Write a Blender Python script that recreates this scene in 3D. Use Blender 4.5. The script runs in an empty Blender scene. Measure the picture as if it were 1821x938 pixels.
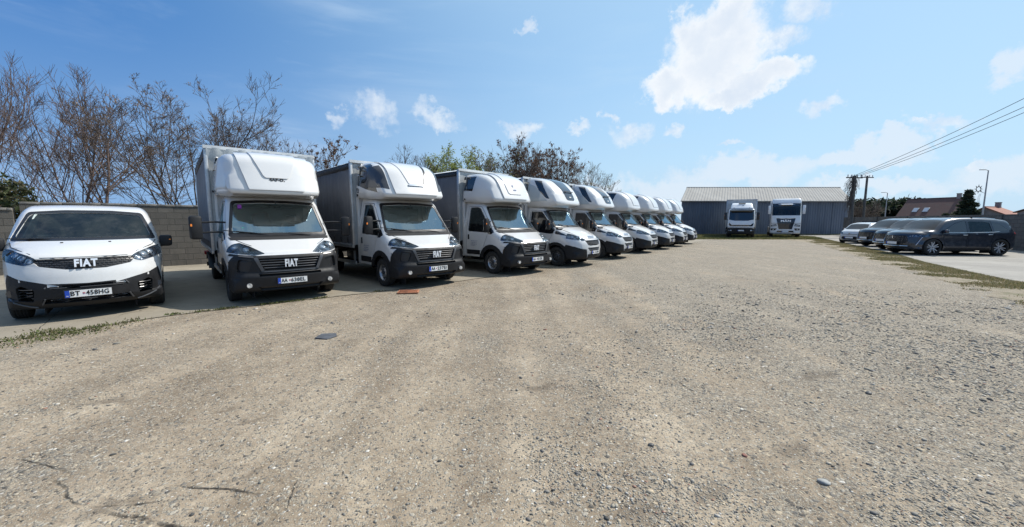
import bpy, bmesh, math, random
import numpy as np
from mathutils import Vector, Matrix, noise
R = math.radians
scene = bpy.context.scene
COL = scene.collection

# ------------------------------------------------------------------ camera, sky, sun, exposure
CAM_H = 1.62
cam_d = bpy.data.cameras.new('camera'); cam = bpy.data.objects.new('camera', cam_d); COL.objects.link(cam)
cam.location = (0, 0, CAM_H); cam.rotation_euler = (R(90 - 6.33), 0, 0)
cam_d.sensor_width = 36; cam_d.lens = 36 * 685 / 1821; cam_d.clip_start = .1; cam_d.clip_end = 4000
scene.camera = cam
SUN_EL, SUN_AZ = 48, 66            # azimuth clockwise from +Y
sd = bpy.data.lights.new('sun', 'SUN'); sun = bpy.data.objects.new('sun', sd); COL.objects.link(sun)
sd.energy = 4.2; sd.angle = R(.55); sd.color = (1, .955, .88)
sdir = Vector((math.sin(R(SUN_AZ)) * math.cos(R(SUN_EL)), math.cos(R(SUN_AZ)) * math.cos(R(SUN_EL)), math.sin(R(SUN_EL))))
sun.rotation_euler = sdir.to_track_quat('Z', 'Y').to_euler(); sun.location = (30, 30, 40)
scene.view_settings.view_transform = 'Standard'; scene.view_settings.look = 'None'
scene.view_settings.gamma = 1; scene.view_settings.use_curve_mapping = False
scene.view_settings.exposure = .42
scene.render.engine = 'CYCLES'
scene.cycles.use_denoising = True
scene.cycles.max_bounces = 7; scene.cycles.transparent_max_bounces = 12
scene.cycles.caustics_reflective = False; scene.cycles.caustics_refractive = False

class NT:                                   # little node-tree writer
    def __init__(s, tree): s.t = tree; tree.nodes.clear()
    def n(s, typ, **kw):
        nd = s.t.nodes.new('ShaderNode' + typ)
        for k, v in kw.items():
            if k.startswith('i_'):
                nd.inputs[int(k[2:]) if k[2:].isdigit() else k[2:].replace('_', ' ')].default_value = v
            else: setattr(nd, k, v)
        return nd
    def l(s, a, b): s.t.links.new(a, b)
    def math(s, op, a, b=None, clamp=False):
        m = s.n('Math', operation=op); m.use_clamp = clamp
        for i, v in enumerate((a, b)):
            if v is None: continue
            if isinstance(v, (int, float)): m.inputs[i].default_value = v
            else: s.l(v, m.inputs[i])
        return m.outputs[0]
    def vmath(s, op, a, b=None, out=0):
        m = s.n('VectorMath', operation=op)
        for i, v in enumerate((a, b)):
            if v is None: continue
            if isinstance(v, (tuple, list)): m.inputs[i].default_value = v
            else: s.l(v, m.inputs[i])
        return m.outputs[out]
    def mix(s, fac, a, b, blend='MIX'):
        m = s.n('Mix', data_type='RGBA', blend_type=blend)
        for idx, v in ((0, fac), (6, a), (7, b)):
            if isinstance(v, (int, float)): m.inputs[idx].default_value = v
            elif isinstance(v, (tuple, list)): m.inputs[idx].default_value = (*v[:3], 1)
            else: s.l(v, m.inputs[idx])
        return m.outputs[2]
    def ramp(s, fac, stops, interp='LINEAR'):
        r = s.n('ValToRGB'); cr = r.color_ramp; cr.interpolation = interp
        while len(cr.elements) > 1: cr.elements.remove(cr.elements[-1])
        for i, (p, c) in enumerate(stops):
            e = cr.elements[0] if i == 0 else cr.elements.new(p)
            e.position = p; e.color = (*c, 1) if isinstance(c, (tuple, list)) else (c, c, c, 1)
        s.l(fac, r.inputs[0]); return r.outputs[0]
    def noise(s, vec, scale, detail=4, rough=.55, out=0, dist=0.):
        t = s.n('TexNoise'); t.inputs['Scale'].default_value = scale; t.inputs['Detail'].default_value = detail
        t.inputs['Roughness'].default_value = rough; t.inputs['Distortion'].default_value = dist
        if vec is not None: s.l(vec, t.inputs['Vector'])
        return t.outputs[out]
    def smooth(s, v, a, b, lo=0., hi=1.):
        m = s.n('MapRange', interpolation_type='SMOOTHSTEP'); s.l(v, m.inputs[0])
        for i, x in zip((1, 2, 3, 4), (a, b, lo, hi)): m.inputs[i].default_value = x
        return m.outputs[0]

world = bpy.data.worlds.new('World'); scene.world = world; world.use_nodes = True
def build_world():
    w = NT(world.node_tree)
    out = w.n('OutputWorld'); bg = w.n('Background'); bg.inputs[1].default_value = .115
    sky = w.n('TexSky', sky_type='NISHITA'); sky.sun_disc = False
    sky.sun_elevation = R(SUN_EL); sky.sun_rotation = R(SUN_AZ); sky.altitude = 100
    sky.air_density = 1.1; sky.dust_density = .7; sky.ozone_density = 2.2
    hs = w.n('HueSaturation'); hs.inputs['Saturation'].default_value = 1.35; hs.inputs['Value'].default_value = 1.0
    w.l(sky.outputs[0], hs.inputs['Color']); skyc = hs.outputs[0]
    tc = w.n('TexCoord'); d = tc.outputs['Generated']
    d = w.vmath('NORMALIZE', d)
    sep = w.n('SeparateXYZ'); w.l(d, sep.inputs[0]); z = sep.outputs[2]
    # cloud plane coordinates (direction divided by height): clouds keep their place in the sky, not in the picture
    wn = w.noise(d, 7., 6, .62, out=1); wob = w.vmath('SCALE', w.vmath('SUBTRACT', wn, (.5, .5, .5))); wob.node.inputs[3].default_value = .16
    wn2 = w.noise(d, 30., 5, .65, out=1); wob2 = w.vmath('SCALE', w.vmath('SUBTRACT', wn2, (.5, .5, .5))); wob2.node.inputs[3].default_value = .055
    dw = w.vmath('ADD', w.vmath('ADD', d, wob), wob2)
    def blob(px, py, rx, ry, soft=1.):
        u = (px - 910.5) / 685; v = (py - 469) / 685; P = R(6.33); c, s = math.cos(P), math.sin(P)
        D = Vector((u, c - v * s, -s - v * c)); sc = D.length; D.normalize()
        right = Vector((D.y, -D.x, 0)).normalized(); up = right.cross(D)
        a = w.math('DIVIDE', w.vmath('DOT_PRODUCT', dw, tuple(right), 1), rx / 685 / sc ** 1.5)
        b = w.math('DIVIDE', w.vmath('DOT_PRODUCT', dw, tuple(up), 1), ry / 685 / sc ** 1.5)
        q = w.math('ADD', w.math('MULTIPLY', a, a), w.math('MULTIPLY', b, b))
        front = w.math('GREATER_THAN', w.vmath('DOT_PRODUCT', d, tuple(D), 1), 0.)
        return w.math('MULTIPLY', w.math('SUBTRACT', 1., q, True), front)
    def total(bl):
        t = None
        for b in bl:
            m = blob(*b); t = m if t is None else w.math('MAXIMUM', t, m)
        return t
    big = total([(1275, 100, 118, 100), (1200, 150, 70, 42), (1345, 150, 90, 38), (1285, 30, 90, 60), (1240, 60, 70, 60), (1300, 170, 70, 24)])
    cum = total([(668, 198, 42, 44), (606, 202, 22, 24), (775, 212, 62, 22), (1125, 236, 52, 30), (1036, 233, 26, 12), (1204, 233, 20, 17),
                 (1458, 196, 42, 24), (1440, 10, 46, 40), (1660, 222, 14, 11), (943, 62, 18, 20), (925, 240, 42, 20), (1395, 70, 40, 36),
                 (1690, 226, 60, 22), (1085, 212, 16, 11), (1740, 285, 26, 16), (1305, 262, 26, 8)])
    low = total([(1330, 300, 170, 32), (1530, 282, 130, 28), (1600, 262, 60, 24), (1200, 335, 120, 30), (1790, 310, 110, 62), (1560, 335, 180, 26), (1800, 110, 50, 60),
                 (1060, 330, 90, 24), (640, 330, 120, 18)])
    fine = w.noise(d, 26., 7, .66); fine2 = w.noise(d, 80., 6, .7)
    rag = w.math('ADD', w.math('MULTIPLY', fine, .75), w.math('MULTIPLY', fine2, .25))
    def mask(t, lo, hi, k=1.15):
        return w.smooth(w.math('ADD', t, w.math('MULTIPLY', w.math('MULTIPLY', w.math('SUBTRACT', rag, .5), k), w.math('MULTIPLY', t, 5., True))), lo, hi)
    mb = mask(big, .0, .75); mc = w.math('MULTIPLY', mask(cum, .04, 1.25), .80); ml = w.math('MULTIPLY', mask(low, .08, .85), .68)
    # thin cirrus streaks across the left half
    mp = w.n('Mapping'); mp.inputs['Rotation'].default_value = (0, R(-24), R(20)); mp.inputs['Scale'].default_value = (1.2, 1.2, 7)
    w.l(d, mp.inputs[0]); ci = w.noise(mp.outputs[0], 1.5, 6, .6, dist=.6); ci2 = w.noise(d, 2.2, 3)
    cir = w.math('MULTIPLY', w.math('MULTIPLY', w.smooth(ci, .44, .75), w.smooth(ci2, .36, .62)), .50)
    tiny = w.math('MULTIPLY', w.smooth(w.noise(mp.outputs[0], 5.5, 6, .6), .6, .8), .10)
    cir = w.math('ADD', cir, tiny, True)
    hor = w.smooth(z, -.02, .42, .80, .0)          # pale haze belt low in the sky
    sun_d = w.vmath('DOT_PRODUCT', d, tuple(sdir), 1)
    anti = w.smooth(sun_d, .70, -.30)                                     # deeper blue away from the sun
    skyc = w.mix(w.math('MULTIPLY', anti, .95), skyc, (.38, 1.36, 3.65))
    horc = w.mix(anti, (3.7, 4.8, 6.0), (1.7, 3.1, 5.1))
    c0 = w.mix(hor, skyc, horc)
    c1 = w.mix(cir, c0, (3.6, 4.5, 5.8))
    glow = w.math('MULTIPLY', w.smooth(sun_d, -.05, .85), .74)
    c1 = w.mix(glow, c1, (3.3, 4.9, 6.3))
    # cloud body: bright rims, blue-grey thick belly
    thick = w.math('MULTIPLY', .85, w.smooth(w.math('ADD', big, w.math('MULTIPLY', w.math('SUBTRACT', w.noise(d, 9., 6), .5), 1.0)), .30, 1.30))
    bigc = w.mix(thick, (6.3, 6.5, 6.7), (4.3, 5.0, 5.95))
    cumc = w.mix(w.smooth(rag, .35, .65), (4.6, 5.2, 6.1), (5.7, 6.1, 6.5))
    c2 = w.mix(ml, c1, (5.2, 5.7, 6.3)); c3 = w.mix(mc, c2, cumc); c4 = w.mix(mb, c3, bigc)
    # broken cloud added overhead, out of view, to brighten the windscreen reflections
    sy = sep.outputs[1]; bn = w.noise(d, 3.2, 7, .62)
    back = w.math('MULTIPLY', w.math('MULTIPLY', w.smooth(bn, .40, .56), .75), w.smooth(z, .74, .86))
    c4 = w.mix(back, c4, (6.2, 6.5, 6.9))
    w.l(c4, bg.inputs[0]); w.l(bg.outputs[0], out.inputs[0])
build_world()

# ------------------------------------------------------------------ materials
MATS = {}
def newmat(name):
    m = bpy.data.materials.new(name); m.use_nodes = True; t = NT(m.node_tree)
    o = t.n('OutputMaterial'); return m, t, o
def simple(name, col, rough=.5, metal=0., spec=.5, coat=0., var=.0, vscale=6., bump=0., bscale=60., emit=None, coatr=.05):
    m, t, o = newmat(name); p = t.n('BsdfPrincipled'); t.l(p.outputs[0], o.inputs[0])
    p.inputs['Roughness'].default_value = rough; p.inputs['Metallic'].default_value = metal
    p.inputs['Specular IOR Level'].default_value = spec; p.inputs['Coat Weight'].default_value = coat; p.inputs['Coat Roughness'].default_value = coatr
    p.inputs['Base Color'].default_value = (*col, 1)
    if var or bump:
        tc = t.n('TexCoord')
        if var:
            n = t.noise(tc.outputs['Object'], vscale, 6, .6)
            c = t.mix(t.smooth(n, .3, .75), tuple(x * (1 - var) for x in col), tuple(min(1, x * (1 + var * .5)) for x in col)); t.l(c, p.inputs['Base Color'])
            t.l(t.smooth(n, .2, .8, rough * .8, min(1, rough * 1.25)), p.inputs['Roughness'])
        if bump:
            b = t.n('Bump'); b.inputs['Strength'].default_value = bump; b.inputs['Distance'].default_value = .01
            t.l(t.noise(tc.outputs['Object'], bscale, 5, .6), b.inputs['Height']); t.l(b.outputs[0], p.inputs['Normal'])
    MATS[name] = m; return m
def paint(name, col, dirt=(.38, .35, .30), amount=.5, flake=0., rough=.28, metal=0.):
    """car paint: clear coat, faint orange peel, road dust thrown up over the lower half"""
    m, t, o = newmat(name); p = t.n('BsdfPrincipled'); t.l(p.outputs[0], o.inputs[0]); tc = t.n('TexCoord')
    sp = t.n('SeparateXYZ'); t.l(tc.outputs['Object'], sp.inputs[0])
    n = t.noise(tc.outputs['Object'], 9, 7, .65); nn = t.noise(tc.outputs['Object'], 2.2, 3, .5)
    h = t.smooth(sp.outputs[2], .25, 1.15, 1., .12)
    f = t.math('MULTIPLY', t.math('MULTIPLY', t.smooth(n, .35, .75), h), amount)
    f = t.math('ADD', f, t.math('MULTIPLY', t.smooth(nn, .4, .8), .05 * amount), True)
    t.l(t.mix(f, col, dirt), p.inputs['Base Color'])
    p.inputs['Metallic'].default_value = metal
    t.l(t.smooth(f, 0, .6, rough, .7), p.inputs['Roughness'])
    t.l(t.smooth(f, 0, .5, 1., .3), p.inputs['Coat Weight']); p.inputs['Coat Roughness'].default_value = .04
    b = t.n('Bump'); b.inputs['Strength'].default_value = .05; b.inputs['Distance'].default_value = .004
    t.l(t.noise(tc.outputs['Object'], 3.2, 2, .5), b.inputs['Height']); t.l(b.outputs[0], p.inputs['Normal']); t.l(b.outputs[0], p.inputs['Coat Normal'])
    MATS[name] = m; return m
def glass(name, tint, ior=1.7, refl=1., rough=.01):
    m, t, o = newmat(name); tr = t.n('BsdfTransparent'); tr.inputs[0].default_value = (*tint, 1)
    g = t.n('BsdfGlossy'); g.inputs['Roughness'].default_value = rough; g.inputs[0].default_value = (.62, .87, 1, 1)
    fr = t.n('Fresnel'); fr.inputs[0].default_value = ior
    tc = t.n('TexCoord'); b = t.n('Bump'); b.inputs['Strength'].default_value = .02; b.inputs['Distance'].default_value = .01
    t.l(t.noise(tc.outputs['Object'], 3., 2), b.inputs['Height']); t.l(b.outputs[0], g.inputs['Normal']); t.l(b.outputs[0], fr.inputs['Normal'])
    mx = t.n('MixShader'); t.l(t.math('MULTIPLY', fr.outputs[0], refl, True), mx.inputs[0]); t.l(tr.outputs[0], mx.inputs[1]); t.l(g.outputs[0], mx.inputs[2])
    di = t.n('BsdfDiffuse'); di.inputs[0].default_value = (.45, .43, .4, 1); m2 = t.n('MixShader')
    t.l(t.smooth(t.noise(tc.outputs['Object'], 7, 6, .65), .4, .8, .01, .06), m2.inputs[0]); t.l(mx.outputs[0], m2.inputs[1]); t.l(di.outputs[0], m2.inputs[2])
    t.l(m2.outputs[0], o.inputs[0]); MATS[name] = m; return m

paint('white', (.61, .61, .605)); paint('white_clean', (.62, .62, .613), amount=.25); paint('grey_panel', (.33, .38, .41), amount=.3)
paint('white_bright', (.79, .79, .785), amount=.12); paint('navy_paint', (.018, .025, .040), dirt=(.16, .155, .15), amount=.35, rough=.3, metal=.35)
simple('bumper', (.012, .0125, .0145), .55, spec=.35, var=.35, vscale=7, bump=.15, bscale=300)
simple('black', (.012, .012, .014), .35, var=.2); simple('matte', (.02, .02, .021), .8, var=.3)
simple('gloss_black', (.008, .009, .012), .08, coat=1.)
simple('pod_dark', (.035, .038, .046), .28, coat=.4); simple('satin', (.06, .062, .068), .3, var=.15)
simple('void', (.005, .005, .006), .9); simple('rubber', (.024, .023, .022), .85, var=.45, vscale=12, bump=.4, bscale=90)
simple('chrome', (.75, .76, .78), .12, metal=1.); simple('steel', (.42, .42, .43), .35, metal=.85, var=.25, vscale=20)
simple('alloy', (.62, .63, .65), .35, metal=.4); simple('dark_alloy', (.03, .03, .033), .3, metal=.5)
simple('emblem', (.80, .81, .83), .3, metal=.35); simple('alu', (.52, .53, .54), .42, metal=.75, var=.2, vscale=9); simple('lamp_bowl', (.20, .23, .28), .22, metal=.6, coat=1., var=.5, vscale=30); simple('lens', (.75, .79, .85), .12, metal=.45, coat=1., var=.6, vscale=22)
simple('lamp_dark', (.03, .035, .045), .12, coat=1.); simple('orange', (.8, .22, .02), .25, coat=.6); simple('red', (.45, .02, .02), .3, coat=.5)
simple('plate_white', (.80, .80, .78), .35); simple('plate_blue', (.01, .06, .42), .35); simple('ink', (.012, .012, .015), .4)
simple('seat', (.03, .031, .035), .9, var=.3, bump=.3, bscale=200); simple('dash', (.035, .036, .04), .65); simple('paper', (.75, .76, .72), .6)
simple('jacket', (.35, .03, .03), .85, var=.3); simple('vest', (.35, .65, .03), .8); simple('purple', (.25, .03, .35), .5); simple('green_tag', (.05, .5, .3), .5)
simple('logo_blue', (.05, .09, .22), .3); simple('mesh_black', (.01, .01, .011), .5, bump=.8, bscale=70)
simple('pillar_cloth', (.50, .56, .52), .8)
glass('screen', (.36, .46, .48), 2.9, 1.25); glass('screen_dark', (.22, .26, .27), 1.55, .8); glass('side_glass', (.075, .085, .09), 1.5, .9)
glass('screen_car', (.14, .19, .22), 2.3, 1.1); glass('lamp_glass', (.85, .88, .92), 1.5, 1.)

def curtain_mat():
    m, t, o = newmat('curtain'); p = t.n('BsdfPrincipled'); t.l(p.outputs[0], o.inputs[0]); tc = t.n('TexCoord')
    sp = t.n('SeparateXYZ'); t.l(tc.outputs['Object'], sp.inputs[0])
    n = t.noise(tc.outputs['Object'], 1.6, 5, .55); n2 = t.noise(tc.outputs['Object'], 14, 6, .7)
    c = t.mix(t.smooth(n, .3, .7), (.125, .13, .145), (.165, .17, .185)); c = t.mix(t.math('MULTIPLY', t.smooth(n2, .55, .8), .3), c, (.22, .21, .2))
    t.l(c, p.inputs['Base Color']); p.inputs['Roughness'].default_value = .5
    mp = t.n('Mapping'); mp.inputs['Scale'].default_value = (9, 9, 1.2); t.l(tc.outputs['Object'], mp.inputs[0])
    b = t.n('Bump'); b.inputs['Strength'].default_value = .35; b.inputs['Distance'].default_value = .03
    t.l(t.noise(mp.outputs[0], 1., 3), b.inputs['Height']); t.l(b.outputs[0], p.inputs['Normal']); MATS['curtain'] = m
curtain_mat()
simple('tarp_light', (.46, .49, .50), .45, var=.18, vscale=3, bump=.5, bscale=9); simple('tarp_white', (.66, .68, .68), .5, var=.15, vscale=4)

# ------------------------------------------------------------------ mesh helpers
def tag(o, label=None, cat=None, group=None, kind=None):
    if label: o['label'] = label
    if cat: o['category'] = cat
    if group: o['group'] = group
    if kind: o['kind'] = kind
    return o
def thing(name, label, cat, loc=(0, 0, 0), rz=0., group=None):
    o = bpy.data.objects.new(name, None); COL.objects.link(o); o.location = loc; o.rotation_euler = (0, 0, rz); o.empty_display_size = .3
    return tag(o, label, cat, group)
def dup(o, parent=None):
    c = o.copy(); COL.objects.link(c); c.parent = parent
    for ch in list(o.children): dup(ch, c)
    return c
def to_obj(bm, name, mats, parent=None, sharp=38, smooth=True):
    me = bpy.data.meshes.new(name); bm.to_mesh(me); bm.free()
    for m in (mats if isinstance(mats, (list, tuple)) else [mats]): me.materials.append(MATS[m] if isinstance(m, str) else m)
    if smooth:
        me.polygons.foreach_set('use_smooth', [True] * len(me.polygons))
        if sharp: me.set_sharp_from_angle(angle=R(sharp))
    o = bpy.data.objects.new(name, me); COL.objects.link(o)
    if parent is not None: o.parent = parent
    return o
class MB:
    """collects shapes, each with its own material, into ONE mesh"""
    def __init__(s): s.bm = bmesh.new(); s.mats = []
    def mi(s, m):
        if m not in s.mats: s.mats.append(m)
        return s.mats.index(m)
    def add(s, bm2, mat, mtx=None, keep=False):
        i = s.mi(mat); vm = {}
        for v in bm2.verts: vm[v] = s.bm.verts.new(mtx @ v.co if mtx else v.co)
        for f in bm2.faces:
            try: nf = s.bm.faces.new([vm[v] for v in f.verts]); nf.material_index = i
            except ValueError: pass
        if not keep: bm2.free()
        return s
    def box(s, c, d, mat, rot=None, bev=0.):
        b = bmesh.new(); bmesh.ops.create_cube(b, size=1.)
        for v in b.verts: v.co = Vector((v.co.x * d[0], v.co.y * d[1], v.co.z * d[2]))
        if bev: bmesh.ops.bevel(b, geom=list(b.edges), offset=bev, segments=2, affect='EDGES', profile=.5)
        m = Matrix.Translation(c)
        if rot is not None: m = m @ (rot if isinstance(rot, Matrix) else Matrix.Rotation(rot, 4, 'Z'))
        return s.add(b, mat, m)
    def cyl(s, a, b, r0, mat, r1=None, seg=16, bev=0., cap=True):
        a, b = Vector(a), Vector(b); L = (b - a).length; r1 = r0 if r1 is None else r1
        k = bmesh.new(); bmesh.ops.create_cone(k, cap_ends=cap, cap_tris=False, segments=seg, radius1=r0, radius2=r1, depth=L)
        if bev: bmesh.ops.bevel(k, geom=[e for e in k.edges if abs(e.verts[0].co.z - e.verts[1].co.z) < 1e-6], offset=bev, segments=2, affect='EDGES')
        m = Matrix.Translation((a + b) / 2) @ (b - a).to_track_quat('Z', 'Y').to_matrix().to_4x4()
        return s.add(k, mat, m)
    def sphere(s, c, r, mat, scale=(1, 1, 1), seg=16):
        k = bmesh.new(); bmesh.ops.create_uvsphere(k, u_segments=seg, v_segments=max(6, seg // 2), radius=r)
        return s.add(k, mat, Matrix.Translation(c) @ Matrix.Diagonal((*scale, 1)))
    def tube(s, pts, r, mat, seg=8, closed=False, flat=None):
        s.add(tube_bm(pts, r, seg, closed, flat), mat); return s
    def lathe(s, prof, mat, axis='Y', c=(0, 0, 0), seg=32, closed=False):
        k = bmesh.new(); rings = []
        for r, h in prof:
            ring = []
            for i in range(seg):
                a = 2 * math.pi * i / seg; x, z = r * math.cos(a), r * math.sin(a)
                ring.append(k.verts.new(Vector(c) + (Vector((x, h, z)) if axis == 'Y' else Vector((x, z, h)))))
            rings.append(ring)
        n = len(rings)
        for j in range(n if closed else n - 1):
            A, B = rings[j], rings[(j + 1) % n]
            for i in range(seg): k.faces.new((A[i], A[(i + 1) % seg], B[(i + 1) % seg], B[i]))
        bmesh.ops.recalc_face_normals(k, faces=k.faces)
        return s.add(k, mat)
    def poly(s, pts, mat, thick=None, nrm=None):
        """flat polygon, extruded by thick along nrm"""
        k = bmesh.new(); vs = [k.verts.new(p) for p in pts]; f = k.faces.new(vs)
        if thick:
            k.normal_update(); n = Vector(nrm) if nrm else f.normal
            r = bmesh.ops.extrude_face_region(k, geom=[f]); bmesh.ops.translate(k, vec=n * thick, verts=[g for g in r['geom'] if isinstance(g, bmesh.types.BMVert)])
            bmesh.ops.recalc_face_normals(k, faces=k.faces)
        return s.add(k, mat)
    def obj(s, name, parent=None, sharp=38, smooth=True):
        return to_obj(s.bm, name, s.mats, parent, sharp, smooth)
def tube_bm(pts, r, seg=8, closed=False, flat=None):
    k = bmesh.new(); pts = [Vector(p) for p in pts]; n = len(pts); rings = []
    rr = r if isinstance(r, (list, tuple)) else [r] * n; up = Vector((0, 0, 1))
    for i, p in enumerate(pts):
        t = (pts[(i + 1) % n] - pts[i - 1]) if closed else (pts[min(i + 1, n - 1)] - pts[max(i - 1, 0)])
        t.normalize(); u = up if abs(t.dot(up)) < .95 else Vector((1, 0, 0)); a = t.cross(u).normalized(); b = a.cross(t)
        rings.append([k.verts.new(p + (a * math.cos(2 * math.pi * j / seg) + b * math.sin(2 * math.pi * j / seg) * (flat or 1)) * rr[i]) for j in range(seg)])
    for i in range(n if closed else n - 1):
        A, B = rings[i], rings[(i + 1) % n]
        for j in range(seg): k.faces.new((A[j], A[(j + 1) % seg], B[(j + 1) % seg], B[j]))
    if not closed:
        k.faces.new(rings[0]); k.faces.new(list(reversed(rings[-1])))
    bmesh.ops.recalc_face_normals(k, faces=k.faces)
    return k
def text_bm(body, size, ext=.0015, bold=0., sx=1., align='CENTER', sp=1.06):
    cu = bpy.data.curves.new('writing', 'FONT'); cu.body = body; cu.size = size; cu.extrude = ext; cu.offset = bold; cu.resolution_u = 2; cu.space_character = sp
    cu.align_x = align; cu.align_y = 'CENTER'; o = bpy.data.objects.new('writing', cu); me = bpy.data.meshes.new_from_object(o)
    b = bmesh.new(); b.from_mesh(me); bpy.data.objects.remove(o); bpy.data.meshes.remove(me); bpy.data.curves.remove(cu)
    for v in b.verts: v.co.x *= sx
    return b
# writing lies in its own XY plane: FRONT turns it to face +X, RIGHT to face -Y (the vehicle's right flank)
def FRONT(c, tilt=0., yaw=0.): return Matrix.Translation(c) @ Matrix.Rotation(yaw, 4, 'Z') @ Matrix.Rotation(-tilt, 4, 'Y') @ Matrix(((0, 0, 1, 0), (1, 0, 0, 0), (0, 1, 0, 0), (0, 0, 0, 1)))
def RIGHT(c): return Matrix.Translation(c) @ Matrix(((1, 0, 0, 0), (0, 0, -1, 0), (0, 1, 0, 0), (0, 0, 0, 1)))

def fillet(pts, step=.12, n=5):
    """pts: (x, z, radius) closed outline -> dense rounded outline"""
    out = []; m = len(pts)
    for i in range(m):
        p0, p1, p2 = (Vector(pts[j % m][:2]) for j in (i - 1, i, i + 1)); r = pts[i][2] if len(pts[i]) > 2 else .04
        a, b = p0 - p1, p2 - p1; d = min(r, a.length * .48, b.length * .48)
        if d < .002: out.append(p1); continue
        A, B = p1 + a.normalized() * d, p1 + b.normalized() * d
        for k in range(n + 1):
            t = k / n; out.append(A * (1 - t) ** 2 + p1 * 2 * t * (1 - t) + B * t * t)
    res = []
    for i, p in enumerate(out):
        q = out[(i + 1) % len(out)]; L = (q - p).length
        if L < 1e-4: continue
        k = max(1, int(math.ceil(L / step)))
        for j in range(k): res.append(p.lerp(q, j / k))
    return res
def inflate(outline, W, r, warp=None, nb=5, ny=8, grid=.1):
    """closed side outline (x,z) pulled across the width, its flanks rolled in by radius r(x,z)"""
    P = outline; n = len(P)
    area = sum(P[i].x * P[(i + 1) % n].y - P[(i + 1) % n].x * P[i].y for i in range(n))
    if area < 0: P = list(reversed(P))
    nor = []
    for i in range(n):
        t = (P[(i + 1) % n] - P[i - 1]).normalized(); nor.append(Vector((-t.y, t.x)))       # inward for CCW
    rf = r if callable(r) else (lambda x, z: r)
    bm = bmesh.new(); rings = []
    ys = [('b', k) for k in range(nb + 1)]
    half = []
    for k in range(nb, -1, -1): half.append(('b', k))
    inner = [j / ny for j in range(1, ny)]                      # across the middle
    def ring(kind, k, sgn):
        vs = []
        for p, q in zip(P, nor):
            rr = rf(p.x, p.y)
            if kind == 'b': a = k / nb * math.pi / 2; o = rr * (1 - math.cos(a)); y = W - rr + rr * math.sin(a)
            else: o = 0; y = (W - rr) * k
            vs.append(bm.verts.new((p.x + q.x * o, sgn * y, p.y + q.y * o)))
        return vs
    for k in range(nb, -1, -1): rings.append(ring('b', k, -1))
    m2 = max(2, ny // 2)
    for j in range(m2 - 1, 0, -1): rings.append(ring('m', j / m2, -1))
    rings.append(ring('m', 0, 1))
    for j in range(1, m2): rings.append(ring('m', j / m2, 1))
    for k in range(0, nb + 1): rings.append(ring('b', k, 1))
    for A, B in zip(rings, rings[1:]):
        for i in range(n): bm.faces.new((A[i], A[(i + 1) % n], B[(i + 1) % n], B[i]))
    caps = [bm.faces.new(rings[0]), bm.faces.new(list(reversed(rings[-1])))]
    bmesh.ops.triangulate(bm, faces=caps)
    xs = [p.x for p in P]; zs = [p.y for p in P]
    def cutall(co, no):
        fs = [f for f in bm.faces if abs(f.normal.y) > .8 or f.calc_area() > .02]
        bm.normal_update(); fs = [f for f in bm.faces if abs(f.normal.y) > .9]
        g = set(fs)
        for f in fs: g.update(f.edges); g.update(f.verts)
        bmesh.ops.bisect_plane(bm, geom=list(g), dist=1e-4, plane_co=co, plane_no=no)
    x = min(xs) + grid
    while x < max(xs) - .02: cutall((x, 0, 0), (1, 0, 0)); x += grid
    z = min(zs) + grid
    while z < max(zs) - .02: cutall((0, 0, z), (0, 0, 1)); z += grid
    if warp:
        for v in bm.verts: v.co = Vector(warp(*v.co))
    bmesh.ops.recalc_face_normals(bm, faces=bm.faces); bm.normal_update()
    return bm
AX = {'y': (0, 2), 'x': (1, 2), 'z': (0, 1)}
def carve(bm, poly, axis, flt=None, faces=None, both=False):
    """cut the surface along the edges of a convex outline seen along an axis; returns the faces inside"""
    i0, i1 = AX[axis]; m = len(poly)
    if sum(poly[i][0] * poly[(i + 1) % m][1] - poly[(i + 1) % m][0] * poly[i][1] for i in range(m)) < 0: poly = list(reversed(poly))
    bm.normal_update()
    fs = list(bm.faces) if faces is None else list(faces)
    if flt: fs = [f for f in fs if flt(f.calc_center_median(), f.normal)]
    mn = [min(p[k] for p in poly) for k in (0, 1)]; mx = [max(p[k] for p in poly) for k in (0, 1)]
    near = [f for f in fs if all(max(v.co[i] for v in f.verts) > mn[k] - 1e-4 and min(v.co[i] for v in f.verts) < mx[k] + 1e-4 for k, i in ((0, i0), (1, i1)))]
    ns = set(near); rest = [f for f in fs if f not in ns]; fs = near
    for k in range(m):
        p, q = poly[k], poly[(k + 1) % m]
        if abs(p[0] - q[0]) + abs(p[1] - q[1]) < 1e-5: continue
        co = [0, 0, 0]; no = [0, 0, 0]; co[i0], co[i1] = p; no[i0], no[i1] = q[1] - p[1], p[0] - q[0]
        co, no = Vector(co), Vector(no).normalized(); g = set(fs)
        if not fs: break
        for f in fs: g.update(f.edges); g.update(f.verts)
        r = bmesh.ops.bisect_plane(bm, geom=list(g), dist=1e-5, plane_co=co, plane_no=no)
        a = [f for f in r['geom'] if isinstance(f, bmesh.types.BMFace)]; fs = []
        for f in a: (fs if (f.calc_center_median() - co).dot(no) < 0 else rest).append(f)
    return (fs, [f for f in rest if f.is_valid]) if both else fs
def _rim(bm, edges, depth, side=-1):
    bm.normal_update(); cache = {}
    for e in edges:
        a, b = e.verts
        for v in (a, b):
            if v not in cache: cache[v] = bm.verts.new(v.co + v.normal * side * depth)
        f = e.link_faces[0]; i = list(f.verts).index(a)
        if f.verts[(i + 1) % len(f.verts)] is b: a, b = b, a
        try: nf = bm.faces.new((a, b, cache[b], cache[a])); nf.material_index = f.material_index
        except ValueError: pass
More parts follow.
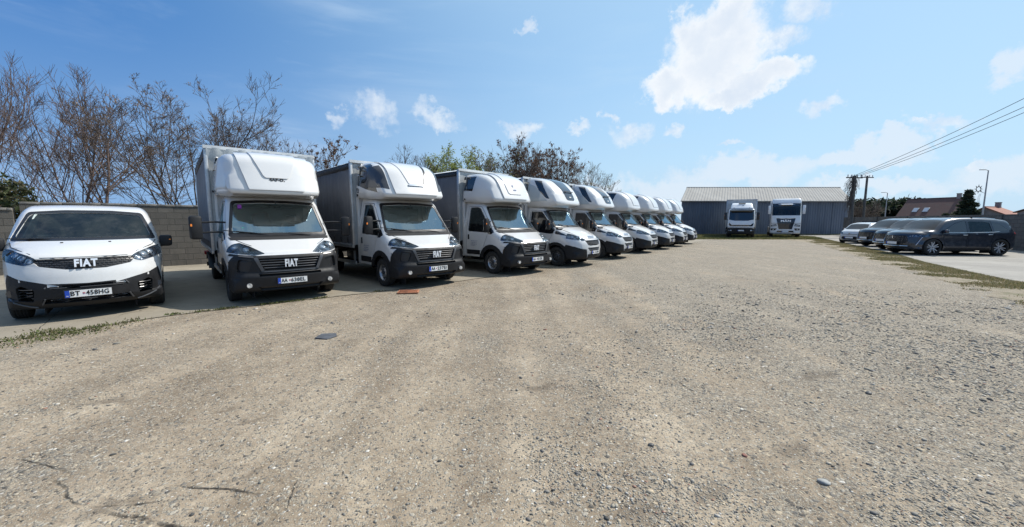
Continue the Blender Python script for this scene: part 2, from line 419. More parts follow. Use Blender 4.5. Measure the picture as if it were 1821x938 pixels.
def extract(bm, faces, d=0., rim=.02, remove=True, hole_rim=.02):
    bm.normal_update(); nb = bmesh.new(); vm = {}; faces = list(set(faces))
    for f in faces:
        for v in f.verts:
            if v not in vm: vm[v] = nb.verts.new(v.co + v.normal * d)
        nb.faces.new([vm[v] for v in f.verts])
    if rim: _rim(nb, [e for e in nb.edges if len(e.link_faces) == 1], rim)
    if remove:
        be = [e for f in faces for e in f.edges]
        fset = set(faces); edge = {e for e in be if any(g not in fset for g in e.link_faces)}
        bmesh.ops.delete(bm, geom=faces, context='FACES')
        edge = [e for e in edge if e.is_valid and len(e.link_faces) == 1]
        if hole_rim: _rim(bm, edge, hole_rim)
    nb.normal_update()
    return nb
def shrink(poly, g):
    m = len(poly); s = 1 if sum(poly[i][0] * poly[(i + 1) % m][1] - poly[(i + 1) % m][0] * poly[i][1] for i in range(m)) > 0 else -1
    out = []
    for i in range(m):
        a, b, c = (Vector(poly[j % m]) for j in (i - 1, i, i + 1)); u, w = (b - a).normalized(), (c - b).normalized()
        n1, n2 = Vector((-u.y, u.x)) * s, Vector((-w.y, w.x)) * s; k = n1 + n2; k = k / max(.3, k.length_squared) * 2
        p = b + k * g; out.append((p.x, p.y))
    return out
def circle(cx, cz, r, n=22): return [(cx + r * math.cos(2 * math.pi * i / n), cz + r * math.sin(2 * math.pi * i / n)) for i in range(n)]
def rnd(poly, r=.05, n=4): return [tuple(p) for p in fillet([(x, z, r) for x, z in poly], step=9, n=n)]
def mirr(poly): return [(-a, b) for a, b in poly]
def clamp(x, a=0., b=1.): return max(a, min(b, x))
def sstep(a, b, x):
    t = clamp((x - a) / (b - a)); return t * t * (3 - 2 * t)
def lerp(a, b, t): return a + (b - a) * t
# ------------------------------------------------------------------ shared vehicle parts
PLANE = 0
def put(parent, name, mesh_obj):
    mesh_obj.parent = parent; return mesh_obj
def plate(parent, x, z, text, y=0., tilt=0., w=.52, h=.11, shield=True):
    m = MB(); a = FRONT((x, y, z), tilt)
    def rect(x0, x1, y0, y1, z0, mat):
        b = bmesh.new(); vs = [b.verts.new(p) for p in ((x0, y0, z0), (x1, y0, z0), (x1, y1, z0), (x0, y1, z0))]; b.faces.new(vs); m.add(b, mat, a)
    m.box(tuple(a @ Vector((0, 0, -.008))), (.014, w + .03, h + .03), 'black', Matrix.Rotation(-tilt, 4, 'Y'), bev=.004)
    rect(-w / 2, w / 2, -h / 2, h / 2, .002, 'plate_white'); rect(-w / 2, -w / 2 + .05, -h / 2, h / 2, .004, 'plate_blue')
    if text:
        L, Rt = text.split(' ')
        k = h / .11
        for body, cx, wd in ((L, -w * .285, .105 * k), (Rt, w * .19, .262 * k)):
            b = text_bm(body, .105 * k, .0005, bold=.0022); xs = [v.co.x for v in b.verts]; W0 = max(xs) - min(xs); c0 = (max(xs) + min(xs)) / 2
            for v in b.verts: v.co.x = (v.co.x - c0) * wd / W0; v.co.z += .005
            m.add(b, 'ink', a @ Matrix.Translation((cx, 0, 0)))
        if shield:
            for pts, mt, zz in (([(-.014, .016), (.014, .016), (.014, -.004), (0, -.02), (-.014, -.004)], 'red', .004), ([(-.01, -.004), (.01, -.004), (.0, -.015)], 'plate_blue', .005), ([(-.002, .012), (.002, .012), (.002, -.006), (-.002, -.006)], 'plate_white', .0055), ([(-.007, .006), (.007, .006), (.007, .003), (-.007, .003)], 'plate_white', .0056)):
                b = bmesh.new(); b.faces.new([b.verts.new((px * k - w * .105, py * k, zz)) for px, py in pts]); m.add(b, mt, a)
        b = text_bm('SK', .028, .0004)
        m.add(b, 'plate_white', a @ Matrix.Translation((-w / 2 + .025, -.035, .005)))
    return m.obj('number_plate', parent, smooth=False)

_wheels = {}
def wheel_meshes(kind, r, w):
    key = (kind, r, w)
    if key in _wheels: return _wheels[key]
    ri = {'steel': .60, 'alloy': .74, 'dark': .60, 'small': .68, 'truck': .56}[kind] * r
    t = MB(); hw = w / 2
    prof = [(ri, hw * .72), (ri * 1.03, hw * .9), (r * .86, hw * 1.02), (r * .94, hw * .96), (r * .985, hw * .8)]
    tr = []
    for i in range(5):                                   # circumferential grooves
        c = -hw * .62 + i * hw * .31
        tr += [(r, c - hw * .11), (r, c + hw * .11), (r - .009, c + hw * .125), (r - .009, c + hw * .185)]
    outl = prof + [(a, b) for a, b in reversed(tr)] + [(a, -b) for a, b in reversed(prof)]
    t.lathe(outl, 'rubber', seg=40); tyre = t.obj('tyre')
    m = MB(); o = -hw * .72                             # outer face looks to -Y
    if kind == 'alloy' or kind == 'small':
        m.lathe([(ri * 1.02, hw * .7), (ri * .96, 0), (ri * .95, o * .9), (ri * 1.02, o), (ri * .93, o * 1.02), (ri * .92, o * .7)], 'dark_alloy', seg=40)
        n = 10 if kind == 'alloy' else 8
        for i in range(n):
            a = 2 * math.pi * i / n + (.09 if i % 2 else -.09) * (1 if kind == 'alloy' else 0); c, s = math.cos(a), math.sin(a)
            p0 = Vector((c * ri * .16, o * .72, s * ri * .16)); p1 = Vector((c * ri * .95, o * .95, s * ri * .95)); k = Vector((-s, 0, c)) * ri * .05; k2 = k * 1.0
            b = bmesh.new(); vs = [b.verts.new(q) for q in (p0 - k, p0 + k, p1 + k2, p1 - k2)]; f = b.faces.new(vs)
            e = bmesh.ops.extrude_face_region(b, geom=[f]); bmesh.ops.translate(b, vec=(0, .035, 0), verts=[v for v in e['geom'] if isinstance(v, bmesh.types.BMVert)])
            bmesh.ops.recalc_face_normals(b, faces=b.faces); m.add(b, 'alloy')
        m.cyl((0, o * .6, 0), (0, o * .95, 0), ri * .2, 'alloy', seg=20, bev=.006); m.cyl((0, o * .9, 0), (0, o * 1.0, 0), ri * .1, 'black', seg=16)
    else:
        mat = {'steel': 'steel', 'dark': 'satin', 'truck': 'alloy'}[kind]
        m.lathe([(ri * 1.03, hw * .7), (ri * .95, hw * .3), (ri * .92, o * .55), (ri * 1.03, o), (ri * .97, o * 1.03), (ri * .9, o * .8), (ri * .84, o * .45)], mat, seg=40)
        m.lathe([(ri * .86, o * .45), (ri * .7, o * .55), (ri * .5, o * .78), (ri * .44, o * .92), (ri * .30, o * .92), (ri * .27, o * .75), (.002, o * .7)], mat, seg=40)
        for i in range(10):
            a = 2 * math.pi * i / 10; m.cyl((math.cos(a) * ri * .66, o * .54, math.sin(a) * ri * .66), (math.cos(a) * ri * .66, o * .72, math.sin(a) * ri * .66), ri * .085, 'void', seg=10)
        m.cyl((0, o * .6, 0), (0, o * 1.12, 0), ri * .23, 'satin' if kind == 'steel' else mat, seg=20, bev=.008)
        for i in range(5):
            a = 2 * math.pi * (i + .5) / 5; m.cyl((math.cos(a) * ri * .36, o * .9, math.sin(a) * ri * .36), (math.cos(a) * ri * .36, o * 1.0, math.sin(a) * ri * .36), ri * .04, 'satin', seg=6)
    rim = m.obj('rim')
    h = MB(); h.cyl((0, hw * .6, 0), (0, -hw * .1, 0), ri * .8, 'satin', seg=28); hub = h.obj('wheel')
    res = [x.data for x in (hub, tyre, rim)]
    for x in (hub, tyre, rim): bpy.data.objects.remove(x)
    _wheels[key] = res; return res
def wheel(parent, x, y, r, w, kind, steer=0.):
    hub, tyre, rim = wheel_meshes(kind, r, w)
    o = bpy.data.objects.new('wheel', hub); COL.objects.link(o); o.parent = parent; o.location = (x, y, r)
    o.rotation_euler = (0, random.uniform(0, 3), (math.pi if y > 0 else 0) + steer)
    o.rotation_mode = 'ZYX' if False else 'XYZ'
    for nm, me in (('tyre', tyre), ('rim', rim)):
        c = bpy.data.objects.new(nm, me); COL.objects.link(c); c.parent = o
    return o
def interior(parent, xd, zd, W, xs, zs, seats=3, top=2.0):
    m = MB()
    m.box((xd - .12, 0, zd - .25), (.5, W * 1.8, .45), 'dash', bev=.07); m.box((xd - .32, .38, zd - .02), (.2, .36, .12), 'dash', bev=.04)
    m.box((xs - .1, 0, zs - .5), (1.5, W * 1.7, .1), 'dash'); m.box((xs - .62, 0, zs + .2), (.03, W * 1.75, 1.5), 'seat'); m.obj('dashboard', parent)
    m = MB(); m.tube([(xd - .42 + .0 + math.cos(a) * .06, .4 + .19 * math.sin(a), zd + .02 + .17 * math.cos(a)) for a in [2 * math.pi * i / 20 for i in range(20)]], .014, 'black', closed=True, seg=6)
    m.box((xd - .4, .4, zd + .02), (.04, .12, .1), 'black', bev=.02); m.obj('steering_wheel', parent)
    m = MB(); ys = {3: (.42, -.18, -.56), 2: (.4, -.4)}[seats]
    for y in ys:
        m.box((xs, y, zs - .1), (.52, .42, .2), 'seat', bev=.06)
        m.box((xs - .27, y, zs + .28), (.16, .42, .66), 'seat', Matrix.Rotation(-.22, 4, 'Y'), bev=.06)
        m.box((xs - .36, y, zs + .70), (.1, .24, .18), 'seat', bev=.04)
    m.obj('seat_row', parent)
def screen_set(b, fi, ring, gm, fm='black'):
    """glass runs on under its black border, so no gap opens between them"""
    gl = extract(b, list(fi) + list(ring), -.011, 0, remove=False); fr = extract(b, ring, -.005, .004, hole_rim=.02)
    bmesh.ops.delete(b, geom=[f for f in fi if f.is_valid], context='FACES'); m = MB(); m.add(gl, gm).add(fr, fm); return m
def wiper(m, p, q, mat='black'):
    p, q = Vector(p), Vector(q); m.tube([p, p.lerp(q, .5) + Vector((.012, 0, .012)), q], .010, mat, seg=6)
    d = (q - p).normalized(); m.tube([q - d * .22 + Vector((-.012, 0, -.01)), q + d * .22 + Vector((-.012, 0, -.01))], .008, 'void', seg=5)
def front_lamp(body, parent, polyf, polys, s, cover='lamp_glass', bulbs=(), depth=.06, name='headlamp'):
    """a lamp: dark bowl and reflectors behind a clear cover that follows the wing"""
    fs = carve(body, polyf if s > 0 else mirr(polyf), 'x', lambda c, n: c.x > .1 and c.y * s > 0)
    if polys: fs = carve(body, polys, 'y', faces=fs)
    if not fs: return None
    body.normal_update(); bowl = extract(body, fs, -depth, 0, remove=False)
    cov = extract(body, fs, .003, .012, hole_rim=depth)
    cs = [v.co.copy() for v in cov.verts]; c = sum(cs, Vector()) / len(cs)
    # reflectors sit on the surface: take the surface point nearest each bulb's (y, z)
    m = MB(); fc = [(f.calc_center_median(), f.normal.copy()) for f in cov.faces]
    m.add(bowl, 'lamp_bowl')
    for (by, bz, br) in bulbs:
        p, n = min(fc, key=lambda a: (a[0].y - by * s) ** 2 + (a[0].z - bz) ** 2)
        q = Vector((p.x, p.y, p.z)) - n * depth * .62
        mt = Matrix.Translation(q) @ n.to_track_quat('Z', 'Y').to_matrix().to_4x4()
        b = bmesh.new(); bmesh.ops.create_uvsphere(b, u_segments=16, v_segments=8, radius=br)
        for v in b.verts: v.co.z *= .45
        m.add(b, 'lens', mt)
        k = MB(); k.lathe([(br * 1.05, .0), (br * 1.25, .01), (br * 1.25, -.02), (br * 1.05, -.02)], 'x', axis='Z', seg=18, closed=True); m.add(k.bm, 'chrome', mt)
    lamp = m.obj(name, parent); to_obj(cov, 'cover', cover, lamp)
    return lamp
def door_parts(body, root, s, outer, win, mat, gap=.012, glass_m='side_glass', handle=None, frit=.02, name='door', hmat='bumper', wins=None):
    side = lambda c, n: c.y * s > 0.25 and abs(n.y) > .35
    A = carve(body, outer, 'y', side)
    B, ring = carve(body, shrink(outer, gap), 'y', faces=A, both=True)
    bmesh.ops.delete(body, geom=ring, context='FACES')
    d = extract(body, [f for f in B if f.is_valid], 0, .035, hole_rim=.04)
    glasses = []
    for wn in (wins or ([win] if win else [])):
        G = carve(d, wn, 'y', lambda c, n: True)
        if frit:
            Gi, fr = carve(d, shrink(wn, frit), 'y', faces=G, both=True)
            glasses.append((extract(d, list(Gi) + list(fr), -.009, 0, remove=False), glass_m)); glasses.append((extract(d, fr, -.004, .003, hole_rim=.012), 'gloss_black'))
            bmesh.ops.delete(d, geom=[f for f in Gi if f.is_valid], context='FACES')
        else: glasses.append((extract(d, G, -.005, 0, hole_rim=.012), glass_m))
    do = to_obj(d, name, mat, root)
    m = MB()
    for b, mt in glasses: m.add(b, mt)
    if glasses: m.obj('window', do)
    if handle:
        h = MB(); hx, hz, hw, hh = handle; P = [v.co for v in do.data.vertices if abs(v.co.x - hx) < .12 and abs(v.co.z - hz) < .12]
        y = max([abs(p.y) for p in P] or [.95])
        h.box((hx, s * (y - .002), hz), (hw, .03, hh), hmat, bev=.012); h.obj('handle', do)
    return do
def arch(body, cx, cz, r, s, ylim=.4):
    fs = carve(body, circle(cx, cz, r), 'y', lambda c, n: c.y * s > ylim)
    bmesh.ops.delete(body, geom=fs, context='FACES')
def well(root, xs, W, r, cz, mat='matte'):
    for x in xs:
        for s in (-1, 1):
            m = MB(); b = bmesh.new(); N = 14; prev = None
            for i in range(N + 1):
                a = -.3 + (math.pi + .6) * i / N; p = [b.verts.new((x + math.cos(a) * r, s * y, cz + math.sin(a) * r)) for y in (W - .03, W - .38)]
                if prev: b.faces.new((prev[0], p[0], p[1], prev[1]))
                prev = p
            m.add(b, mat)
            m.box((x, s * (W - .385), cz + .05), (r * 2, .02, r * 1.7), mat); m.obj('wheel_well', root)
def mirror_unit(root, y, x, z, s, reach, w, h, arms=(.1, -.1), mat='bumper', head_mat=None, tilt=.18):
    m = MB()
    for dz in arms: m.tube([(x, s * y, z + dz), (x + .03, s * (y + reach * .5), z + dz + .01), (x + .03, s * (y + reach), z + dz)], .018, mat, seg=8)
    if not arms: m.box((x + .0, s * (y + reach * .4), z - h * .38), (.07, reach + .1, .07), mat, bev=.025)
    m.box((x + .03, s * (y + reach + w / 2), z), (.13, w, h), head_mat or mat, Matrix.Rotation(-s * tilt, 4, 'Z'), bev=.045)
    o = m.obj('wing_mirror', root)
    g = MB(); g.box((x - .040, s * (y + reach + w / 2), z), (.006, w * .8, h * .82), 'chrome', Matrix.Rotation(-s * tilt, 4, 'Z'), bev=.002); g.obj('mirror_glass', o)
    if not arms or head_mat != 'white':
        k = MB(); k.box((x + .098, s * (y + reach + w * .8), z + h * .1), (.01, w * .2, h * .1), 'orange', Matrix.Rotation(-s * tilt, 4, 'Z')); k.obj('indicator', o)
    return o
def letters(body, size, mat, mtx, parent, name='emblem', bold=.01, sx=.8, ext=.012):
    m = MB(); m.add(text_bm(body, size, ext, bold, sx, sp=1.14), mat, mtx); return m.obj(name, parent, smooth=False)

def surf_write(b, t, size, mat, y, z, parent, name='writing', d=.004, sx=.9, bold=.003, ext=.0015, side=None):
    """writing laid on the surface it belongs to, following its slope"""
    b.normal_update()
    if side is None:
        c = [f for f in b.faces if f.normal.x > .1]; f = min(c, key=lambda f: (f.calc_center_median().y - y) ** 2 + (f.calc_center_median().z - z) ** 2); n = f.normal.copy(); p = f.calc_center_median()
        dy, dz = y - p.y, z - p.z; x = p.x - (dy * n.y + dz * n.z) / n.x
        mt = Matrix.Translation(Vector((x, y, z)) + n * d) @ Matrix.Rotation(math.atan2(n.y, n.x), 4, 'Z') @ Matrix.Rotation(-math.atan2(n.z, math.hypot(n.x, n.y)), 4, 'Y') @ FRONT((0, 0, 0))
    m = MB(); m.add(text_bm(t, size, ext, bold, sx), mat, mt); return m.obj(name, parent, smooth=False)

def snapper(b):
    b.normal_update(); c = [(f.calc_center_median(), f.normal.copy()) for f in b.faces if f.normal.x > .1]
    def sx(y, z, d=0.):
        p, n = min(c, key=lambda a: (a[0].y - y) ** 2 + (a[0].z - z) ** 2); x = p.x - ((y - p.y) * n.y + (z - p.z) * n.z) / max(n.x, .35)
        return Vector((x, y, z)) + n * d
    return sx

# ------------------------------------------------------------------ cargo box with side curtains
def cargo_box(root, x0, length, W, z0, z1, roof_mat='tarp_white', front='tarp_light', side='curtain', wheel_x=-4.035, wr=.345, wk='steel', gather=False, dual=True, nose=True):
    x1 = x0 - length; m = MB(); rng = random.Random(int(length * 100 + z1 * 10))
    # front bulkhead
    b = bmesh.new(); N, M = 40, 26; g = []
    for i in range(N + 1):
        row = []
        for j in range(M + 1):
            y = -W + .02 + (2 * W - .04) * i / N; z = z0 + .02 + (z1 - z0 - .04) * j / M
            t = sstep(z1 - .45, z1, z); wob = .018 * t * math.sin(i * 2.1 + math.sin(i * .7) * 2) if gather else .004 * math.sin(i * .8)
            row.append(b.verts.new((x0 + wob + (.05 * t if gather else 0), y, z)))
        g.append(row)
    for i in range(N):
        for j in range(M): b.faces.new((g[i][j], g[i + 1][j], g[i + 1][j + 1], g[i][j + 1]))
    m.add(b, front); m.obj('front_tarp' if gather else 'front_wall', root)
    for s in (-1, 1):                                    # side curtain: slack cloth with shallow vertical folds
        b = bmesh.new(); N, M = 90, 14; g = []
        for i in range(N + 1):
            row = []; x = x0 - .06 - (length - .12) * i / N
            for j in range(M + 1):
                v = j / M; z = z0 + .02 + (z1 - .20 - z0) * v
                bul = .022 * math.sin(math.pi * v) * (1 + .5 * math.sin(x * 2.3 + 1)) + .006 * math.sin(x * 9 + v * 1.7) + .004 * math.sin(x * 23 + v * 4)
                row.append(b.verts.new((x, s * (W + bul), z)))
            g.append(row)
        for i in range(N):
            for j in range(M): b.faces.new((g[i][j], g[i + 1][j], g[i + 1][j + 1], g[i][j + 1]))
        k = MB(); k.add(b, side)
        cu = k.obj('side_curtain', root)
        k = MB(); n = 9
        for i in range(n):                               # buckles along the sill
            x = x0 - .35 - (length - .7) * i / (n - 1)
            k.box((x, s * (W + .026), z0 + .10), (.035, .012, .22), 'black'); k.box((x, s * (W + .036), z0 + .03), (.05, .02, .05), 'steel')
        k.obj('strap_buckles', cu)
    fr = MB()
    for s in (-1, 1):
        fr.box((x0 - .02, s * (W - .01), (z0 + z1) / 2), (.10, .07, z1 - z0), 'alu', bev=.012); fr.box((x1 + .04, s * (W - .01), (z0 + z1) / 2), (.10, .08, z1 - z0), 'alu', bev=.012)
        fr.box(((x0 + x1) / 2, s * W, z0 - .02), (length, .06, .10), 'alu', bev=.01)
        fr.box(((x0 + x1) / 2 - .03, s * (W + .012), z1 - .13), (length - .16, .035, .14), 'black', bev=.01)
    fr.box((x0 + .012, 0, z1 - .03), (.05, 2 * W - .1, .05), 'alu', bev=.01); fr.box((x1, 0, (z0 + z1) / 2), (.04, 2 * W - .1, z1 - z0 - .05), 'tarp_light')
    fr.box(((x0 + x1) / 2, 0, z0 - .02), (length - .05, 2 * W - .1, .06), 'matte')
    fr.obj('box_frame', root)
    b = bmesh.new(); N, M = 30, 16; g = []               # roof sheet sagging slightly between its bows
    for i in range(N + 1):
        row = []; x = x0 + .035 - (length + .07) * i / N
        for j in range(M + 1):
            y = (-1 + 2 * j / M) * (W + .03); e = abs(y) / (W + .03)
            z = z1 + .045 * (1 - e ** 2) - .012 * (1 + math.cos(x * 2 * math.pi / .62)) * (1 - e ** 4) - (.05 if e > .999 else 0)
            row.append(b.verts.new((x, y, z)))
        g.append(row)
    for i in range(N):
        for j in range(M): b.faces.new((g[i][j], g[i][j + 1], g[i + 1][j + 1], g[i + 1][j]))
    k = MB(); k.add(b, roof_mat); k.box((x0 + .038, 0, z1 - .005), (.02, 2 * W + .06, .07), roof_mat); k.obj('roof_sheet', root)
    c = MB()                                             # chassis rails, cross members, tank
    for s in (-1, 1): c.box(((x1 + .3) / 2 + .2, s * .42, z0 - .20), (abs(x1) + .2, .08, .2), 'matte')
    for i in range(6): c.box((-1.6 - i * (abs(x1) - 2) / 5, 0, z0 - .1), (.08, 2 * W - .1, .1), 'matte')
    c.box((-2.3, .72, z0 - .32), (.9, .45, .36), 'matte', bev=.05); c.box((-2.4, -.7, z0 - .30), (.5, .3, .26), 'satin', bev=.04)
    c.cyl((wheel_x, -.8, wr), (wheel_x, .8, wr), .07, 'matte'); c.sphere((wheel_x, 0, wr), .17, 'matte'); c.box((x1 + .12, 0, .52), (.08, 1.9, .12), 'matte')
    if nose: c.cyl((0, -.8, wr), (0, .8, wr), .05, 'matte'); c.box((.2, 0, .42), (1.1, 1.0, .2), 'matte')
    c.obj('chassis', root)
    for s in (-1, 1):                                    # side under-run rail
        k = MB(); k.box((-2.45, s * (W - .12), .46), (1.75, .04, .10), 'alu', bev=.015)
        for x in (-1.75, -3.1): k.box((x, s * (W - .14), .62), (.05, .04, .34), 'alu')
        k.obj('side_guard', root)
        k = MB(); k.tube([(wheel_x + math.cos(a) * (wr + .08), s * (W - .17), wr + math.sin(a) * (wr + .08)) for a in [math.pi * i / 12 for i in range(13)]], .17, 'black', seg=8, flat=.08); k.obj('mudguard', root)
        k = MB(); k.box((x1 - .01, s * (W - .18), .62), (.05, .3, .13), 'red', bev=.01); k.obj('tail_lamp', root)
    for s in (-1, 1):
        wheel(root, wheel_x, s * (W - .20 if dual else W - .22), wr, .22, wk)
        if dual: wheel(root, wheel_x, s * (W - .46), wr, .22, wk)

# ------------------------------------------------------------------ rounded-nose delivery cab (first three trucks)
def nose_cab_a():
    root = thing('box_truck', 'x', 'truck')
    W = 1.02
    out = fillet([(-1.32, .48, .02), (.25, .48, .05), (.50, .30, .08), (.84, .25, .06), (.955, .31, .05), (.975, .56, .03), (.925, .63, .03), (.92, .90, .07), (.84, 1.00, .10),
                  (.56, 1.135, .2), (.25, 1.31, .05), (-.06, 1.65, .35), (-.40, 2.03, .1), (-.56, 2.14, .15), (-.85, 2.21, .1), (-1.32, 2.22, .02)], step=.09)
    def rad(x, z):
        if x < -1.25 or z < .5: return .035
        if z > 2.0: return .12
        if x > .6: return .20
        return .15
    def warp(x, y, z):
        e = abs(y) / W; s = 1 if y > 0 else -1
        y2 = y * (1 - .155 * clamp((z - 1.15) / 1.05) ** 1.15) * (1 - .075 * clamp((x - .1) / .85) ** 2)
        x2 = x - .17 * e ** 2.3 * sstep(-.75, .35, x)
        z2 = z + .02 * (1 - e ** 2) * (1 if z > 1 else 0)
        bul = 1 + .012 * math.sin(clamp((z - .4) / 1.5) * math.pi)
        return (x2, y2 * bul, z2)
    b = inflate(out, W, rad, warp)
    sd = lambda s: (lambda c, n: c.y * s > .3)
    wz = .36
    for s in (-1, 1): arch(b, 0, wz, .405, s)
    # black lower mouldings, arch flares and bumper
    bump = MB(); trim = MB()
    lower_f = [(-1.2, .1), (1.2, .1), (1.2, .80), (.93, 1.03), (.60, .955), (-.60, .955), (-.93, 1.03), (-1.2, .80)]
    F1 = carve(b, [(-1.2, .1), (1.2, .1), (1.2, .955), (-1.2, .955)], 'x', lambda c, n: c.x > .30)
    F1 = carve(b, [(.43, .1), (1.3, .1), (1.3, .955), (.66, .955), (.50, .76), (.43, .5)], 'y', faces=F1)
    bb = extract(b, F1, .006, .03, hole_rim=.0)
    F2 = carve(b, [(.56, .955), (.93, .995), (1.1, 1.0), (1.1, .955)], 'x', lambda c, n: c.x > .45 and c.y > 0) + carve(b, [(-.56, .955), (-.93, .995), (-1.1, 1.0), (-1.1, .955)], 'x', lambda c, n: c.x > .45 and c.y < 0)
    bb2 = extract(b, F2, .006, .02, hole_rim=0)
    # upper grille, intake and side scoops are carved out of the bumper itself
    gp = rnd([(-.55, .905), (.55, .905), (.46, .675), (-.46, .675)], .04)
    G = carve(bb, gp, 'x', lambda c, n: n.x > .3); gr = extract(bb, G, -.055, 0, hole_rim=.06)
    ip = [(-.55, .605), (.55, .605), (.55, .56), (-.55, .56)]
    G2 = carve(bb, ip, 'x', lambda c, n: n.x > .2); gr2 = extract(bb, G2, -.05, 0, hole_rim=.06)
    sc = []
    for s in (-1, 1):
        p = rnd([(.64, .86), (.86, .90), (.90, .66), (.72, .64)], .05)
        sc.append(extract(bb, carve(bb, p if s > 0 else mirr(p), 'x', lambda c, n: c.x > .3 and c.y * s > 0), -.04, 0, hole_rim=.04))
    sc.append(extract(bb, carve(bb, [(-.58, .36), (.58, .36), (.52, .28), (-.52, .28)], 'x', lambda c, n: n.x > .2), -.04, 0, hole_rim=.04))
    # satin brow framing the grille
    def strip(P, mat='satin'):
        for p in P:
            for s in (-1, 1):
                fs = carve(bb, p if s > 0 else mirr(p), 'x', lambda c, n: c.x > .4 and (c.y * s > 0))
                if fs: trim.add(extract(bb, fs, .014, .02, remove=False), mat)
    strip([[(.56, .925), (.62, .915), (.51, .66), (.455, .66)], [(0, .66), (.51, .66), (.51, .635), (0, .635)], [(.62, .945), (.84, .975), (.84, .95), (.62, .915)]])
    bump.add(bb, 'bumper').add(bb2, 'bumper')
    bo = bump.obj('bumper', root); trim.obj('trim', bo)
    m = MB(); m.add(gr, 'void').add(gr2, 'void')
    for x in sc: m.add(x, 'black')
    go = m.obj('grille', root)
    m = MB()
    for z, w in ((.865, .53), (.815, .51), (.765, .49), (.715, .46)):
        m.tube([(.905 - .17 * (abs(y) / W) ** 2.3 - .012, y, z) for y in np.linspace(-w, w, 13)], .011, 'satin', seg=6)
    m.obj('slat', go)
    letters('FIAT', .20, 'emblem', FRONT((.935, 0, .79), .05), go, bold=.0085, sx=.52)
    m = MB()
    for s in (-1, 1):
        fs = carve(b, circle(0, wz, .535), 'y', lambda c, n: c.y * s > .4); m.add(extract(b, fs, .012, .03, hole_rim=0), 'bumper')
        fs = carve(b, rnd([(-1.12, .56), (-.50, .56), (-.50, .70), (-1.12, .70)], .01), 'y', lambda c, n: c.y * s > .4); m.add(extract(b, fs, .01, .02, remove=False), 'bumper')
    m.obj('wheel_arch_trim', root)
    # windscreen with its black frit border, and the scuttle under it
    wo = rnd([(-.93, 1.30), (.93, 1.30), (.80, 2.055), (.3, 2.09), (-.3, 2.09), (-.80, 2.055)], .07)
    fs = carve(b, wo, 'x', lambda c, n: c.x > -.8 and n.x > .25 and c.z > 1.1)
    fi = carve(b, rnd([(-.86, 1.385), (.86, 1.385), (.755, 1.99), (.3, 2.02), (-.3, 2.02), (-.755, 1.99)], .06), 'x', faces=fs, both=True)
    m = screen_set(b, fi[0], fi[1], 'screen'); ws = m.obj('windscreen', root)
    m = MB(); wiper(m, (.235, .55, 1.325), (.20, -.05, 1.36)); wiper(m, (.235, -.20, 1.325), (.10, -.78, 1.42)); m.obj('wiper', ws)
    m = MB(); fs = carve(b, [(-.90, 1.245), (.90, 1.245), (.93, 1.30), (-.93, 1.30)], 'x', lambda c, n: c.x > .05 and n.x > .1 and c.z > 1.1)
    m.add(extract(b, fs, .004, .01, remove=False), 'matte'); m.obj('scuttle', root)
    lampf = rnd([(1.1, 1.275), (.93, 1.26), (.64, 1.135), (.42, .992), (.58, .962), (.88, 1.005), (1.1, 1.04)], .02)
    for s in (-1, 1):
        front_lamp(b, root, lampf, [(.40, .9), (1.2, .9), (1.2, 1.3), (.36, 1.3)], s, bulbs=((.86, 1.14, .065), (.73, 1.08, .055), (.61, 1.02, .035)))
        do = door_parts(b, root, s, rnd([(-1.16, .56), (-.46, .56), (-.38, .72), (-.10, .86), (.05, .95), (.09, 1.24), (-.10, 1.50), (-.54, 2.05), (-1.16, 2.07)], .05),
                   None, 'white', handle=(-1.04, 1.10, .07, .16), wins=[rnd([(-1.08, 1.28), (.02, 1.24), (.02, 1.31), (-.14, 1.49), (-.56, 1.98), (-.70, 2.03), (-1.08, 2.03)], .06)])
        fs = carve(b, [(.02, 1.20), (.09, 1.26), (-.10, 1.47), (-.16, 1.46), (-.10, 1.2)], 'y', lambda c, n: c.y * s > .5 and abs(n.y) > .4)
        if fs: q = MB(); q.add(extract(b, fs, .003, .01, remove=False), 'gloss_black'); q.obj('quarter_panel', root)
        q = MB(); q.cyl((.86, s * .72, .40), (.915, s * .72, .40), .045, 'lens', seg=18); q.lathe([(.046, .90), (.06, .905), (.06, .93), (.046, .925)], 'satin', axis='Y', c=(0, 0, 0)) if False else None
        q.obj('fog_lamp', root)
        wheel(root, 0, s * .885, .345, .215, 'steel')
    bmesh.ops.recalc_face_normals
    sx = snapper(b); q = MB()
    for s in (-1, 1): q.tube([sx(s * y, z, .0) for y, z in ((.60, 1.135), (.70, 1.18), (.80, 1.235), (.87, 1.27))], .0065, 'void', seg=5)
    q.obj('bonnet_seam', root)
    to_obj(b, 'cab_body', 'white', root); well(root, [0], .98, .40, wz)
    interior(root, .12, 1.30, .86, -.62, 1.0)
    m = MB(); m.box((-.42, 0, 1.95), (.10, .22, .08), 'black', bev=.02); m.cyl((-.3, 0, 2.0), (-.3, 0, 2.08), .01, 'black'); m.obj('cab_mirror', root)
    return root

